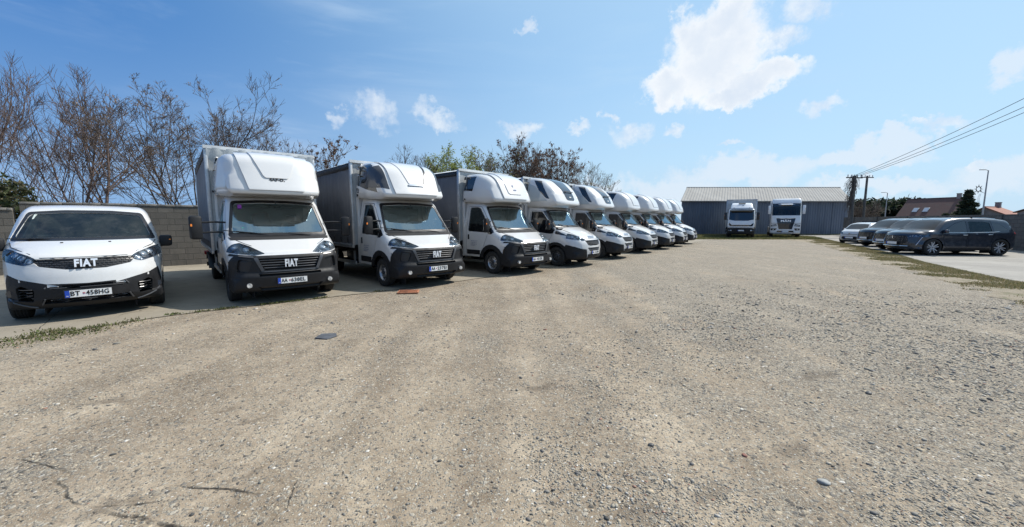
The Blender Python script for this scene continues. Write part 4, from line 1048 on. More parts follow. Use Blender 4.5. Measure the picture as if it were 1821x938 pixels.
    if rw: q = MB(); q.add(extract(b, rw, -.003, 0, hole_rim=.01), 'gloss_black'); q.obj('rear_window', root)
    to_obj(b, 'car_body', 'navy_paint', root); well(root, [0, -2.74], .91, .39, wz); interior(root, -.08, 1.06, .76, -1.1, .72, 2)
    m = MB(); m.box((-2.15, 0, .82), (.5, 1.3, .2), 'seat', bev=.06); m.box((-2.45, 0, 1.05), (.16, 1.3, .6), 'seat', bev=.05); m.box((-1.4, 0, .30), (3.4, 1.5, .1), 'matte'); m.obj('rear_seat', root)
    plate(root, .945, .52, None)
    return root

def hatchback():
    root = thing('parked_car', 'x', 'car'); W = .815
    out = fillet([(-2.98, .36, .05), (-3.02, .60, .08), (-2.98, .95, .08), (-2.78, 1.34, .1), (-2.6, 1.44, .1), (-1.7, 1.49, .3), (-.95, 1.46, .2), (-.55, 1.36, .15), (.02, 1.00, .1),
                  (.30, .93, .1), (.50, .82, .1), (.57, .68, .06), (.59, .45, .06), (.54, .24, .06), (.40, .2, .05), (-2.9, .22, .05)], step=.09)
    def rad(x, z): return .05 if z < .28 else .13 if z > 1.35 else .2 if (x > .25 or x < -2.7) else .12
    def warp(x, y, z):
        e = abs(y) / W
        return (x - .26 * e ** 2.4 * sstep(-.6, .4, x) + .1 * e ** 2 * sstep(-2.5, -2.9, x), y * (1 - .2 * clamp((z - .9) / .6) ** 1.2), z + .03 * (1 - e ** 2) * (1 if z > .8 else 0))
    b = inflate(out, W, rad, warp); wz = .315
    for x in (0, -2.42):
        for s in (-1, 1): arch(b, x, wz, .34, s)
    m = MB()
    m.add(extract(b, carve(b, rnd([(-.50, .50), (.50, .50), (.56, .34), (.44, .27), (-.44, .27), (-.56, .34)], .04), 'x', lambda c, n: n.x > .15 and c.x > .2), -.02, 0, hole_rim=.02), 'bumper'); go = m.obj('grille', root)
    m = MB(); m.tube([(.565 - .26 * (abs(y) / W) ** 2.4 + .006, y, .655) for y in np.linspace(-.5, .5, 11)], .014, 'black', seg=6); m.lathe([(.035, .0), (.045, .0), (.045, .012), (.035, .012)], 'chrome', axis='Y', seg=20, closed=True, c=(0, 0, 0)) if False else None
    m.cyl((.565, 0, .70), (.59, 0, .70), .05, 'chrome', seg=20); m.obj('badge', root)
    wo = rnd([(-.68, .99), (.68, .99), (.56, 1.36), (.25, 1.39), (-.25, 1.39), (-.56, 1.36)], .05); fs = carve(b, wo, 'x', lambda c, n: c.x > -1.0 and n.x > .15 and c.z > .9)
    fi, fr = carve(b, shrink(wo, .035), 'x', faces=fs, both=True); m = screen_set(b, fi, fr, 'screen_car'); m.obj('windscreen', root)
    for s in (-1, 1):
        front_lamp(b, root, rnd([(.80, .84), (.62, .83), (.47, .75), (.46, .68), (.62, .66), (.80, .72)], .03), [(.12, .5), (1, .5), (1, 1), (.12, 1)], s, bulbs=((.66, .75, .05), (.55, .73, .03)), depth=.04)
        door_parts(b, root, s, rnd([(-1.55, .30), (-.44, .30), (-.38, .6), (-.34, .95), (-.72, 1.26), (-1.0, 1.38), (-1.55, 1.40)], .04), None, 'white', handle=(-1.42, .82, .16, .03), wins=[rnd([(-1.50, .96), (-.45, .95), (-.78, 1.23), (-1.0, 1.33), (-1.50, 1.35)], .03)], frit=.012, hmat='white')
        q = MB(); fs = carve(b, rnd([(-2.5, 1.02), (-1.60, .97), (-1.60, 1.36), (-2.3, 1.34)], .03), 'y', lambda c, n: c.y * s > .3 and abs(n.y) > .3); q.add(extract(b, fs, -.003, 0), 'gloss_black'); q.obj('quarter_window', root)
        wheel(root, 0, s * .72, .30, .18, 'small'); wheel(root, -2.42, s * .72, .30, .18, 'small'); mirror_unit(root, .76, -.42, 1.0, s, .03, .17, .13, arms=(), mat='black', head_mat='white')
    to_obj(b, 'car_body', 'white', root); well(root, [0, -2.42], .79, .33, wz); interior(root, -.1, .95, .66, -1.05, .65, 2); plate(root, .61, .42, None)
    return root

# ------------------------------------------------------------------ heavy trucks seen head on
def forward_cab(W, H, zb, xr, crease, roofr=.15, mat='white_bright', slope=.12):
    out = fillet([(-xr, zb, .03), (.02, zb, .05), (.06, zb + .1, .05), (.06, crease, .06), (-slope, H - .25, .12), (-slope - .2, H, .15), (-xr, H + .02, .05)], step=.1)
    def warp(x, y, z):
        e = abs(y) / W; return (x - .13 * e ** 3 * sstep(-.8, -.1, x), y * (1 - .05 * clamp((z - crease) / max(.1, (H - crease)))), z)
    return inflate(out, W, lambda x, z: roofr if z > H - .3 else .14 if x > -.2 else .05, warp)
def rigid_truck():
    root = thing('box_truck', 'x', 'truck'); W = 1.08
    b = forward_cab(W, 2.72, .95, 1.75, 1.35)
    fr = lambda c, n: n.x > .2
    m = MB(); wo = rnd([(-.98, 1.72), (-.5, 1.62), (.5, 1.62), (.98, 1.72), (.96, 2.50), (-.96, 2.50)], .05); fs = carve(b, wo, 'x', fr); fi, ring = carve(b, shrink(wo, .05), 'x', faces=fs, both=True)
    m.add(extract(b, ring, 0, 0), 'gloss_black'); m.add(extract(b, fi, -.004, 0, hole_rim=0), 'screen_dark'); ws = m.obj('windscreen', root)
    m = MB(); m.poly([(-.25, -.75, 1.72), (-.25, -.40, 1.72), (-.28, -.45, 2.05), (-.28, -.68, 2.05)], 'vest', .06); m.sphere((-.3, -.56, 2.02), .14, 'vest', (.4, 1, 1)); m.obj('safety_vest', root)
    m = MB(); m.poly([(-.12, .16, 1.92), (-.12, .28, 1.92), (-.12, .26, 1.99), (-.12, .18, 1.99)], 'paper', .01); m.obj('sticker', root)
    m = MB(); m.box((.06, 0, 2.54), (.26, 1.94, .15), 'gloss_black', Matrix.Rotation(.25, 4, 'Y'), bev=.05); m.obj('sun_visor', root)
    m = MB()
    for p in ([(-.98, 1.45), (-.80, 1.30), (-.74, 1.12), (-.90, 1.14), (-.96, 1.25)], [(.98, 1.45), (.80, 1.30), (.74, 1.12), (.90, 1.14), (.96, 1.25)], [(-.80, 1.24), (.80, 1.24), (.76, 1.12), (-.76, 1.12)]):
        m.add(extract(b, carve(b, p, 'x', fr), .006, .01, remove=False), 'gloss_black')
    m.obj('grille', root)
    # roof deflector
    d = inflate(fillet([(-1.70, 2.70, .02), (-.20, 2.70, .05), (-.22, 2.80, .1), (-.62, 3.18, .15), (-1.0, 3.28, .1), (-1.70, 3.30, .02)], step=.1), .92, .10, lambda x, y, z: (x - .12 * (abs(y) / .92) ** 2.5, y * (1 - .12 * clamp((z - 2.7) / .6)), z))
    m = MB(); m.add(d, 'white_bright'); m.box((-.60, 0, 3.20), (.06, .55, .06), 'black', Matrix.Rotation(-.6, 4, 'Y'))
    for y in (-.62, .62): m.sphere((-.22, y, 2.82), .05, 'chrome')
    m.tube([(-.40, 0, 2.98), (-.46, .10, 3.04), (-.40, .14, 2.97)], .015, 'ink', seg=5); m.obj('roof_deflector', root)
    m = MB(); bu = inflate(fillet([(-.5, .38, .05), (.16, .38, .06), (.20, .50, .05), (.20, .92, .05), (-.5, .96, .05)], step=.1), 1.10, .12, lambda x, y, z: (x - .15 * (abs(y) / 1.1) ** 3, y, z)); m.add(bu, 'bumper'); bo = m.obj('bumper', root)
    for s in (-1, 1):
        m = MB(); m.box((.15, s * .86, .72), (.10, .28, .13), 'lamp_dark', Matrix.Rotation(-s * .3, 4, 'Z'), bev=.02)
        for y in (.79, .92): m.sphere((.195 - (y - .79) * .35, s * y, .725), .062, 'lens', (.35, 1, 1))
        m.obj('headlamp', root)
        door_parts(b, root, s, rnd([(-1.25, 1.0), (-.22, 1.0), (-.18, 1.5), (-.30, 2.4), (-1.25, 2.45)], .05), None, 'white_bright', handle=(-1.14, 1.45, .14, .05), wins=[rnd([(-1.15, 1.62), (-.32, 1.55), (-.38, 2.32), (-1.15, 2.35)], .05)])
        mirror_unit(root, 1.05, .0, 2.05, s, .12, .24, .70, arms=(.3, -.3), mat='black')
        wheel(root, -.85, s * .98, .41, .26, 'truck'); m = MB(); m.box((-.2, s * .95, .62), (.5, .25, .5), 'bumper', bev=.04); m.obj('step', root)
    to_obj(b, 'cab_body', 'white_bright', root); interior(root, -.15, 1.60, .9, -1.0, 1.35, 2)
    m = MB(); m.box((-1.0, 0, .75), (1.6, .9, .3), 'matte'); m.box((-.85, 0, .41), (.12, 1.7, .12), 'matte'); m.obj('chassis', root)
    cargo_box(root, -1.85, 6.2, 1.24, 1.0, 3.62, wheel_x=-5.2, wr=.41, wk='truck', roof_mat='alu', front='tarp_light', nose=False)
    plate(root, .215, .73, None, w=.5); return root
def tractor_truck():
    root = thing('tractor_truck', 'x', 'truck'); W = 1.20
    b = forward_cab(W, 3.72, .40, 2.2, 1.5, roofr=.18, slope=.22); fr = lambda c, n: n.x > .15
    m = MB(); wo = rnd([(-1.10, 2.12), (1.10, 2.12), (1.10, 3.12), (-1.10, 3.12)], .05); fs = carve(b, wo, 'x', fr); fi, ring = carve(b, rnd([(-1.04, 2.16), (1.04, 2.16), (1.04, 2.98), (-1.04, 2.98)], .06), 'x', faces=fs, both=True)
    m.add(extract(b, ring, .0, 0), 'gloss_black'); m.add(extract(b, fi, -.004, 0, hole_rim=0), 'screen_dark'); m.obj('windscreen', root)
    m = MB()
    for p in ([(-1.08, 3.24), (-.45, 3.12), (-.45, 3.06), (-1.08, 3.12)], [(1.08, 3.24), (.45, 3.12), (.45, 3.06), (1.08, 3.12)], [(-.45, 3.30), (.45, 3.30), (.40, 3.23), (-.40, 3.23)], [(-1.1, 3.25), (-.5, 3.27), (-.42, 3.20), (-1.1, 3.13)], [(1.1, 3.25), (.5, 3.27), (.42, 3.20), (1.1, 3.13)]):
        fs = carve(b, p, 'x', fr)
        if fs: m.add(extract(b, fs, .006, .01, remove=False), 'gloss_black')
    m.obj('sun_visor', root)
    m = MB(); vis = inflate(fillet([(-.5, 3.10, .03), (.10, 3.10, .04), (.12, 3.16, .03), (-.3, 3.30, .1), (-.5, 3.32, .02)], step=.1), .46, .06); m.add(vis, 'white_bright'); m.obj('visor_lip', root)
    gp = [(-.76, 1.86), (.76, 1.86), (.66, 1.40), (.52, .82), (-.52, .82), (-.66, 1.40)]; g = extract(b, carve(b, rnd(gp, .03), 'x', fr), -.04, 0, hole_rim=.045); m = MB(); m.add(g, 'gloss_black'); go = m.obj('grille', root)
    m = MB()
    for i in range(9): z = .92 + i * .095; w = .50 + (z - .82) * .21; m.tube([(.02, -w, z), (.02, w, z)], .014, 'satin', seg=5)
    m.obj('slat', go)
    letters('MAN', .25, 'chrome', FRONT((.075, 0, 1.60), 0), go, bold=.012, sx=1.35, ext=.01)
    m = MB(); m.tube([(.07 - abs(y) * .05, y, 1.80 + .12 * abs(y) ** 1.0 * (1 if abs(y) > .15 else 0) - (.05 if abs(y) < .1 else 0)) for y in np.linspace(-.74, .74, 15)], .016, 'chrome', seg=5); m.obj('chrome_strip', go)
    m = MB(); m.add(extract(b, carve(b, [(-.62, .68), (.62, .68), (.70, .52), (-.70, .52)], 'x', fr), -.03, 0, hole_rim=.03), 'gloss_black'); m.obj('lower_intake', root)
    for s in (-1, 1):
        f = (lambda p: p) if s > 0 else mirr
        m = MB(); m.add(extract(b, carve(b, f(rnd([(.72, 1.32), (1.14, 1.22), (1.14, 1.06), (.68, 1.10)], .02)), 'x', fr), -.03, 0, hole_rim=.03), 'lamp_dark')
        for y in (.82, .98): m.sphere((.0 - (y - .8) * .2, s * y, 1.17), .06, 'lens', (.4, 1, 1))
        m.obj('headlamp', root)
        m = MB(); m.add(extract(b, carve(b, f(rnd([(.66, .90), (1.14, .90), (1.14, .72), (.78, .70)], .02)), 'x', fr), -.03, 0, hole_rim=.03), 'gloss_black'); m.cyl((-.03, s * .95, .80), (.0, s * .95, .80), .05, 'lens', seg=12); m.obj('fog_lamp', root)
        m = MB()
        for p in ([(.60, 1.40), (1.16, 1.40), (1.16, 1.37), (.60, 1.37)],): m.add(extract(b, carve(b, f(p), 'x', fr), .002, .01, remove=False), 'black')
        m.obj('panel_gap', root)
        door_parts(b, root, s, rnd([(-1.5, 1.0), (-.32, 1.0), (-.30, 1.9), (-.42, 2.9), (-1.5, 2.95)], .05), None, 'white_bright', handle=(-1.4, 1.6, .14, .05), wins=[rnd([(-1.4, 2.05), (-.45, 2.0), (-.50, 2.8), (-1.4, 2.85)], .05)])
        mirror_unit(root, 1.15, .0, 2.66, s, .08, .22, .80, arms=(.3, -.3), mat='black', head_mat='white_bright')
        for xx in (-.95, -4.6): wheel(root, xx, s * 1.06, .50, .30, 'truck')
        q = MB(); q.tube([(-.95 + math.cos(a) * .60, s * 1.06, .5 + math.sin(a) * .60) for a in [math.pi * i / 12 for i in range(13)]], .17, 'black', seg=8, flat=.12); q.obj('mudguard', root)
    for s in (-1, 1): arch(b, -.95, .5, .62, s)
    to_obj(b, 'cab_body', 'white_bright', root); interior(root, -.25, 2.05, 1.05, -1.2, 1.8, 2)
    m = MB(); m.box((-3.2, 0, .85), (4.4, .85, .28), 'matte'); m.box((-4.3, 0, 1.12), (1.0, .9, .12), 'satin', bev=.03); m.box((-2.9, 1.0, .75), (1.2, .5, .6), 'alu', bev=.06); m.box((-2.9, -1.0, .75), (1.2, .5, .6), 'alu', bev=.06)
    m.box((-1.3, 0, .7), (1.9, 1.5, .3), 'matte'); m.obj('chassis', root)
    m = MB(); m.box((-2.25, 0, 2.4), (.05, 2.2, 2.2), 'white_bright')
    for s in (-1, 1): m.box((-2.5, s * 1.17, 2.3), (.55, .04, 2.6), 'white_bright', bev=.01)
    m.obj('side_deflector', root)
    plate(root, .085, .60, None); return root
# ------------------------------------------------------------------ ground
EDGE_L = [(-14, -6), (-9.5, 1.6), (-7.5, 4.2), (-6.6, 5.3), (-6.0, 6.3), (-4.7, 7.4), (-3.9, 8.05), (-3.05, 8.7), (-1.3, 10.3), (1.0, 13.1), (3.7, 15.7), (7.6, 20.9), (14.8, 30.2), (20.5, 37)]
EDGE_R = [(12.4, 5.5), (13.1, 8.5), (13.5, 10.4), (16.1, 15.0), (18.6, 18.6), (23.4, 26.8), (30.4, 38.6)]
GRAV_R = [(8.0, 4.5), (9.8, 7.2), (12.0, 10.6), (14.3, 14.9), (16.6, 18.8), (21.5, 27), (25.5, 34.5)]
def xat(line, y):
    if y <= line[0][1]: return line[0][0]
    for (a, b), (c, d) in zip(line, line[1:]):
        if b <= y <= d: return lerp(a, c, (y - b) / (d - b))
    return line[-1][0]
def ground_mat():
    m, t, o = newmat('gravel'); p = t.n('BsdfPrincipled'); t.l(p.outputs[0], o.inputs[0]); tc = t.n('TexCoord'); P = tc.outputs['Object']
    big = t.noise(P, .35, 5, .6); mid = t.noise(P, 1.4, 6, .62, dist=.4); fine = t.noise(P, 9, 6, .65); sp = t.n('SeparateXYZ'); t.l(P, sp.inputs[0])
    X, Y = sp.outputs[0], sp.outputs[1]
    mp = t.n('Mapping'); mp.inputs['Rotation'].default_value = (0, 0, R(35)); mp.inputs['Scale'].default_value = (1.5, .16, 1); t.l(P, mp.inputs[0])
    track = t.noise(mp.outputs[0], 1.0, 4, .55)                      # long wheel-worn lanes
    side = t.smooth(X, -.5, 4.5)
    stony = t.math('ADD', t.math('ADD', t.math('MULTIPLY', mid, .6), t.math('MULTIPLY', track, .55)), t.math('ADD', t.math('MULTIPLY', side, .24), t.math('MULTIPLY', big, .35)))
    st = t.smooth(stony, .72, 1.06)
    dust = t.mix(t.smooth(big, .3, .7), (.335, .290, .226), (.405, .358, .288)); dust = t.mix(t.smooth(t.noise(P, 22, 5, .7), .3, .7), t.mix(1., dust, (.84, .82, .80), 'MULTIPLY'), dust)
    dust = t.mix(1., dust, t.mix(t.smooth(t.noise(P, 1.1, 5, .6, dist=.5), .34, .68), (.80, .76, .72), (1.08, 1.06, 1.03)), 'MULTIPLY')
    dust = t.mix(1., dust, t.mix(t.smooth(t.noise(P, 3.6, 6, .65), .36, .66), (.86, .84, .82), (1.05, 1.04, 1.03)), 'MULTIPLY')
    dust = t.mix(1., dust, t.mix(t.smooth(track, .36, .62), (1.14, 1.12, 1.09), (.80, .77, .74)), 'MULTIPLY')
    dust = t.mix(1., dust, t.mix(t.smooth(t.noise(P, 13, 7, .72), .38, .64), (.80, .78, .76), (1.08, 1.07, 1.06)), 'MULTIPLY')
    col = dust; hts = None
    for sc, amt, lo in ((150., .50, .0), (75., .60, .18), (38., .62, .42)):
        v = t.n('TexVoronoi'); v.inputs['Scale'].default_value = sc; v.inputs['Randomness'].default_value = 1.; t.l(P, v.inputs['Vector'])
        v2 = t.n('TexVoronoi', feature='DISTANCE_TO_EDGE'); v2.inputs['Scale'].default_value = sc; t.l(P, v2.inputs['Vector'])
        cs = t.n('SeparateColor'); t.l(v.outputs['Color'], cs.inputs[0])
        tone = t.ramp(cs.outputs[0], [(0., (.085, .08, .072)), (.14, (.17, .158, .138)), (.34, (.27, .24, .19)), (.6, (.36, .325, .265)), (.85, (.43, .36, .26)), (.975, (.58, .55, .49))], 'CONSTANT')
        pres = t.math('MULTIPLY', t.math('GREATER_THAN', cs.outputs[1], t.math('SUBTRACT', 1.02 - lo * .2, t.math('MULTIPLY', st, .62 - lo * .35)) if False else t.smooth(st, 0., 1., .66 + lo * .55, .22 + lo * 1.05)), amt + .3, True)
        body = t.smooth(v2.outputs['Distance'], .02, .10)
        f = t.math('MULTIPLY', pres, body)
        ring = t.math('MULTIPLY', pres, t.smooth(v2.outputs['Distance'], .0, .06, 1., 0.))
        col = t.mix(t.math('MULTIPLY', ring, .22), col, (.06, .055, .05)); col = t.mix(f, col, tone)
        h = t.math('MULTIPLY', t.math('MULTIPLY', f, t.smooth(v2.outputs['Distance'], 0, .3)), 1.6 / sc * 4)
        hts = h if hts is None else t.math('ADD', hts, h)
    # brown damp scuffs and the long cracks of the left foreground
    for (sx, sy, r0, r1, a) in ((-2.1, 3.0, .20, .05, .4), (-1.7, 2.3, .16, .05, .7), (-2.45, 3.12, .14, .05, .4), (-2.3, 2.05, .22, .08, .6), (1.2, 2.15, .2, .08, .7), (2.0, 2.6, .25, .1, .5), (3.2, 3.9, .3, .12, .4), (-3.6, 3.3, .3, .08, .3), (0.3, 3.6, .25, .1, .3), (.7, 2.0, .3, .1, .4)):
        wv = t.vmath('ADD', P, t.vmath('MULTIPLY', t.vmath('SUBTRACT', t.noise(P, 6, 5, .6, out=1), (.5, .5, .5)), (.35, .35, 0)))
        d = t.vmath('SUBTRACT', wv, (sx, sy, 0)); rot = t.n('VectorRotate', rotation_type='Z_AXIS'); rot.inputs['Angle'].default_value = -a; t.l(d, rot.inputs['Vector'])
        q = t.vmath('LENGTH', t.vmath('DIVIDE', rot.outputs[0], (r0, r1, 1.)), None, 1)
        col = t.mix(t.math('MULTIPLY', t.smooth(q, .3, 1.1, 1., 0.), .55), col, (.11, .085, .062))
    rut = None
    wv = t.vmath('ADD', P, t.vmath('MULTIPLY', t.vmath('SUBTRACT', t.noise(P, 5, 5, .6, out=1), (.5, .5, .5)), (.10, .10, 0)))
    for a, b, wd in (((-2.95, 2.3), (-2.45, 2.02), .014), ((-2.45, 2.02), (-2.0, 2.08), .012), ((-2.3, 2.0), (-1.65, 1.86), .022), ((-2.1, 2.22), (-1.45, 2.12), .014), ((-3.4, 2.5), (-2.9, 2.35), .012), ((-1.35, 2.3), (-1.28, 1.95), .008)):
        L = math.hypot(b[0] - a[0], b[1] - a[1]); u = ((b[0] - a[0]) / L, (b[1] - a[1]) / L, 0); d = t.vmath('SUBTRACT', wv, (*a, 0))
        s = t.vmath('DOT_PRODUCT', d, u, 1); e = t.math('ABSOLUTE', t.vmath('DOT_PRODUCT', d, (-u[1], u[0], 0), 1))
        inside = t.math('MULTIPLY', t.smooth(s, -.05, .15), t.smooth(s, L - .2, L + .05, 1., 0.)); c = t.math('MULTIPLY', inside, t.smooth(e, wd * .2, wd, 1., 0.)); rut = c if rut is None else t.math('MAXIMUM', rut, c)
    col = t.mix(t.math('MULTIPLY', rut, t.smooth(fine, .3, .6)), col, (.035, .03, .025))
    grs = t.n('TexVoronoi')
    t.l(col, p.inputs['Base Color']); p.inputs['Roughness'].default_value = .92; p.inputs['Specular IOR Level'].default_value = .25
    hh = t.math('ADD', hts, t.math('ADD', t.math('MULTIPLY', fine, .03), t.math('MULTIPLY', mid, .12))); hh = t.math('SUBTRACT', hh, t.math('MULTIPLY', rut, .10)); hh = t.math('ADD', hh, t.math('MULTIPLY', t.noise(P, 120, 4, .7), .012))
    b = t.n('Bump'); b.inputs['Strength'].default_value = .55; b.inputs['Distance'].default_value = .11; t.l(hh, b.inputs['Height']); t.l(b.outputs[0], p.inputs['Normal'])
    t.t.nodes.remove(grs); MATS['gravel'] = m
ground_mat()
def concrete_mat(name, base, dark, seam_rot, seam=3.0):
    m, t, o = newmat(name); p = t.n('BsdfPrincipled'); t.l(p.outputs[0], o.inputs[0]); tc = t.n('TexCoord'); P = tc.outputs['Object']
    n = t.noise(P, .5, 6, .6); n2 = t.noise(P, 3.5, 7, .65); n3 = t.noise(P, 60, 5, .7)
    col = t.mix(t.smooth(n, .3, .7), dark, base); col = t.mix(t.math('MULTIPLY', t.smooth(n2, .45, .75), .5), col, tuple(x * .72 for x in dark)); col = t.mix(t.math('MULTIPLY', t.smooth(n3, .5, .8), .4), col, tuple(min(1, x * 1.35) for x in base))
    mp = t.n('Mapping'); mp.inputs['Rotation'].default_value = (0, 0, R(seam_rot)); t.l(P, mp.inputs[0]); wob = t.vmath('ADD', mp.outputs[0], t.vmath('MULTIPLY', t.vmath('SUBTRACT', t.noise(P, 3, 4, .6, out=1), (.5, .5, .5)), (.06, .06, 0)))
    sp = t.n('SeparateXYZ'); t.l(wob, sp.inputs[0]); crack = None
    for k, per in ((0, seam), (1, seam * 1.9)):
        f = t.math('ABSOLUTE', t.math('SUBTRACT', t.math('FRACT', t.math('DIVIDE', sp.outputs[k], per)), .5)); c = t.smooth(f, .0, .012 / per, 1., 0.); crack = c if crack is None else t.math('MAXIMUM', crack, c)
    v = t.n('TexVoronoi', feature='DISTANCE_TO_EDGE'); v.inputs['Scale'].default_value = .45; t.l(t.vmath('ADD', P, t.vmath('MULTIPLY', t.noise(P, 2.5, 6, .7, out=1), (.5, .5, 0))), v.inputs['Vector'])
    hair = t.math('MULTIPLY', t.smooth(v.outputs['Distance'], .0, .006, 1., 0.), t.smooth(n, .42, .6)); crack = t.math('MAXIMUM', crack, hair)
    col = t.mix(t.math('MULTIPLY', crack, .8), col, (.06, .055, .04)); t.l(col, p.inputs['Base Color']); p.inputs['Roughness'].default_value = .88
    b = t.n('Bump'); b.inputs['Strength'].default_value = .6; b.inputs['Distance'].default_value = .02; t.l(t.math('SUBTRACT', t.math('ADD', t.math('MULTIPLY', n3, .25), t.math('MULTIPLY', n2, .5)), crack), b.inputs['Height']); t.l(b.outputs[0], p.inputs['Normal'])
    MATS[name] = m
concrete_mat('concrete_left', (.30, .262, .20), (.215, .185, .14), -42); concrete_mat('concrete_right', (.30, .28, .245), (.22, .205, .18), 27)
def mesh_from(name, verts, faces, mats, parent=None, smooth=True, sharp=None, mi=None):
    me = bpy.data.meshes.new(name); me.from_pydata([tuple(v) for v in verts], [], faces); me.update()
    for m in (mats if isinstance(mats, (list, tuple)) else [mats]): me.materials.append(MATS[m])
    if mi is not None: me.polygons.foreach_set('material_index', mi)
    me.polygons.foreach_set('use_smooth', [smooth] * len(me.polygons))
    if sharp: me.set_sharp_from_angle(angle=R(sharp))
    o = bpy.data.objects.new(name, me); COL.objects.link(o); o.parent = parent; return o
def gravel_z(x, y):
    a = xat(EDGE_L, y) + .6; b = xat(GRAV_R, y) - .6
    k = sstep(0, 1.2, x - a) * sstep(0, 1.5, b - x) * sstep(40, 30, y)
    if y < 1: k = sstep(-6, 0, y) * k
    return k * (.030 * noise.noise(Vector((x * .35, y * .35, 1.7))) + .016 * noise.noise(Vector((x * 1.3, y * 1.3, 4.)) ) + .006 * noise.noise(Vector((x * 4., y * 4., 9.))))
def axis(dense0, dense1, st, far):
    a = list(np.arange(dense0, dense1 + 1e-6, st)); s = st; x = dense1
    while x < far: s *= 1.35; x += s; a.append(x)
    s = st; x = dense0
    while x > -far: s *= 1.35; x -= s; a.insert(0, x)
    return a
xs, ys = axis(-9, 17, .10, 900), axis(.5, 20, .10, 1500)
V_ = [(x, y, gravel_z(x, y) if -20 < x < 40 and -6 < y < 45 else 0.) for y in ys for x in xs]; nx = len(xs)
g = mesh_from('ground', V_, [(j * nx + i, j * nx + i + 1, (j + 1) * nx + i + 1, (j + 1) * nx + i) for j in range(len(ys) - 1) for i in range(nx - 1)], 'gravel')
tag(g, kind='structure'); del V_
def sheet(name, poly, z, mat, kind='structure', thick=.0):
    m = MB(); m.poly([(x, y, z) for x, y in poly], mat); o = m.obj(name, smooth=False); return tag(o, kind=kind) if kind else o
rg = random.Random(4)
def wobble(line, amp=.05, step=.35):
    out = []
    for (a, b), (c, d) in zip(line, line[1:]):
        n = max(1, int(math.hypot(c - a, d - b) / step))
        for i in range(n): t = i / n; out.append((lerp(a, c, t) + rg.uniform(-amp, amp), lerp(b, d, t) + rg.uniform(-amp, amp)))
    return out + [line[-1]]
sheet('concrete_apron', wobble(EDGE_L, .04) + [(12, 42), (-6.2, 19.2), (-11.6, 14.6), (-26, 2.5), (-24, -6)], .012, 'concrete_left')
sheet('concrete_yard', list(reversed(wobble(EDGE_R, .03))) + [(12.4, -6), (45, -6), (45, 60), (38.5, 60), (37.5, 44.5), (31.5, 44.2)], .010, 'concrete_right')
simple('earth', (.17, .145, .09), .95, var=.5, vscale=3., bump=.8, bscale=30)
m_, t_, o_ = newmat('turf'); p_ = t_.n('BsdfPrincipled'); t_.l(p_.outputs[0], o_.inputs[0]); tc_ = t_.n('TexCoord')
c_ = t_.ramp(t_.noise(tc_.outputs['Object'], 2.2, 7, .68), [(.36, (.29, .245, .18)), (.55, (.26, .215, .15)), (.64, (.16, .15, .08)), (.74, (.24, .20, .13))]); t_.l(c_, p_.inputs['Base Color']); p_.inputs['Roughness'].default_value = .95
b_ = t_.n('Bump'); b_.inputs['Distance'].default_value = .05; t_.l(t_.noise(tc_.outputs['Object'], 14, 6, .7), b_.inputs['Height']); t_.l(b_.outputs[0], p_.inputs['Normal']); MATS['turf'] = m_
sheet('verge', [(8.0, -6), (12.4, -6)] + [(x + .06, y) for x, y in EDGE_R] + [(31.5, 44.2), (24, 44.6), (16, 44.6), (14.0, 38), (15.2, 33.5), (18.6, 33.0), (21.5, 33.2), (23.8, 33.8)] + list(reversed(wobble(GRAV_R[:-1], .18, .5))), .005, 'turf')
sheet('far_field', [(-60, 60), (-20, 19.5), (-6.5, 19.8), (11.5, 43), (16, 46), (37.5, 46), (60, 62), (300, 300), (-300, 300)], .006, 'turf')

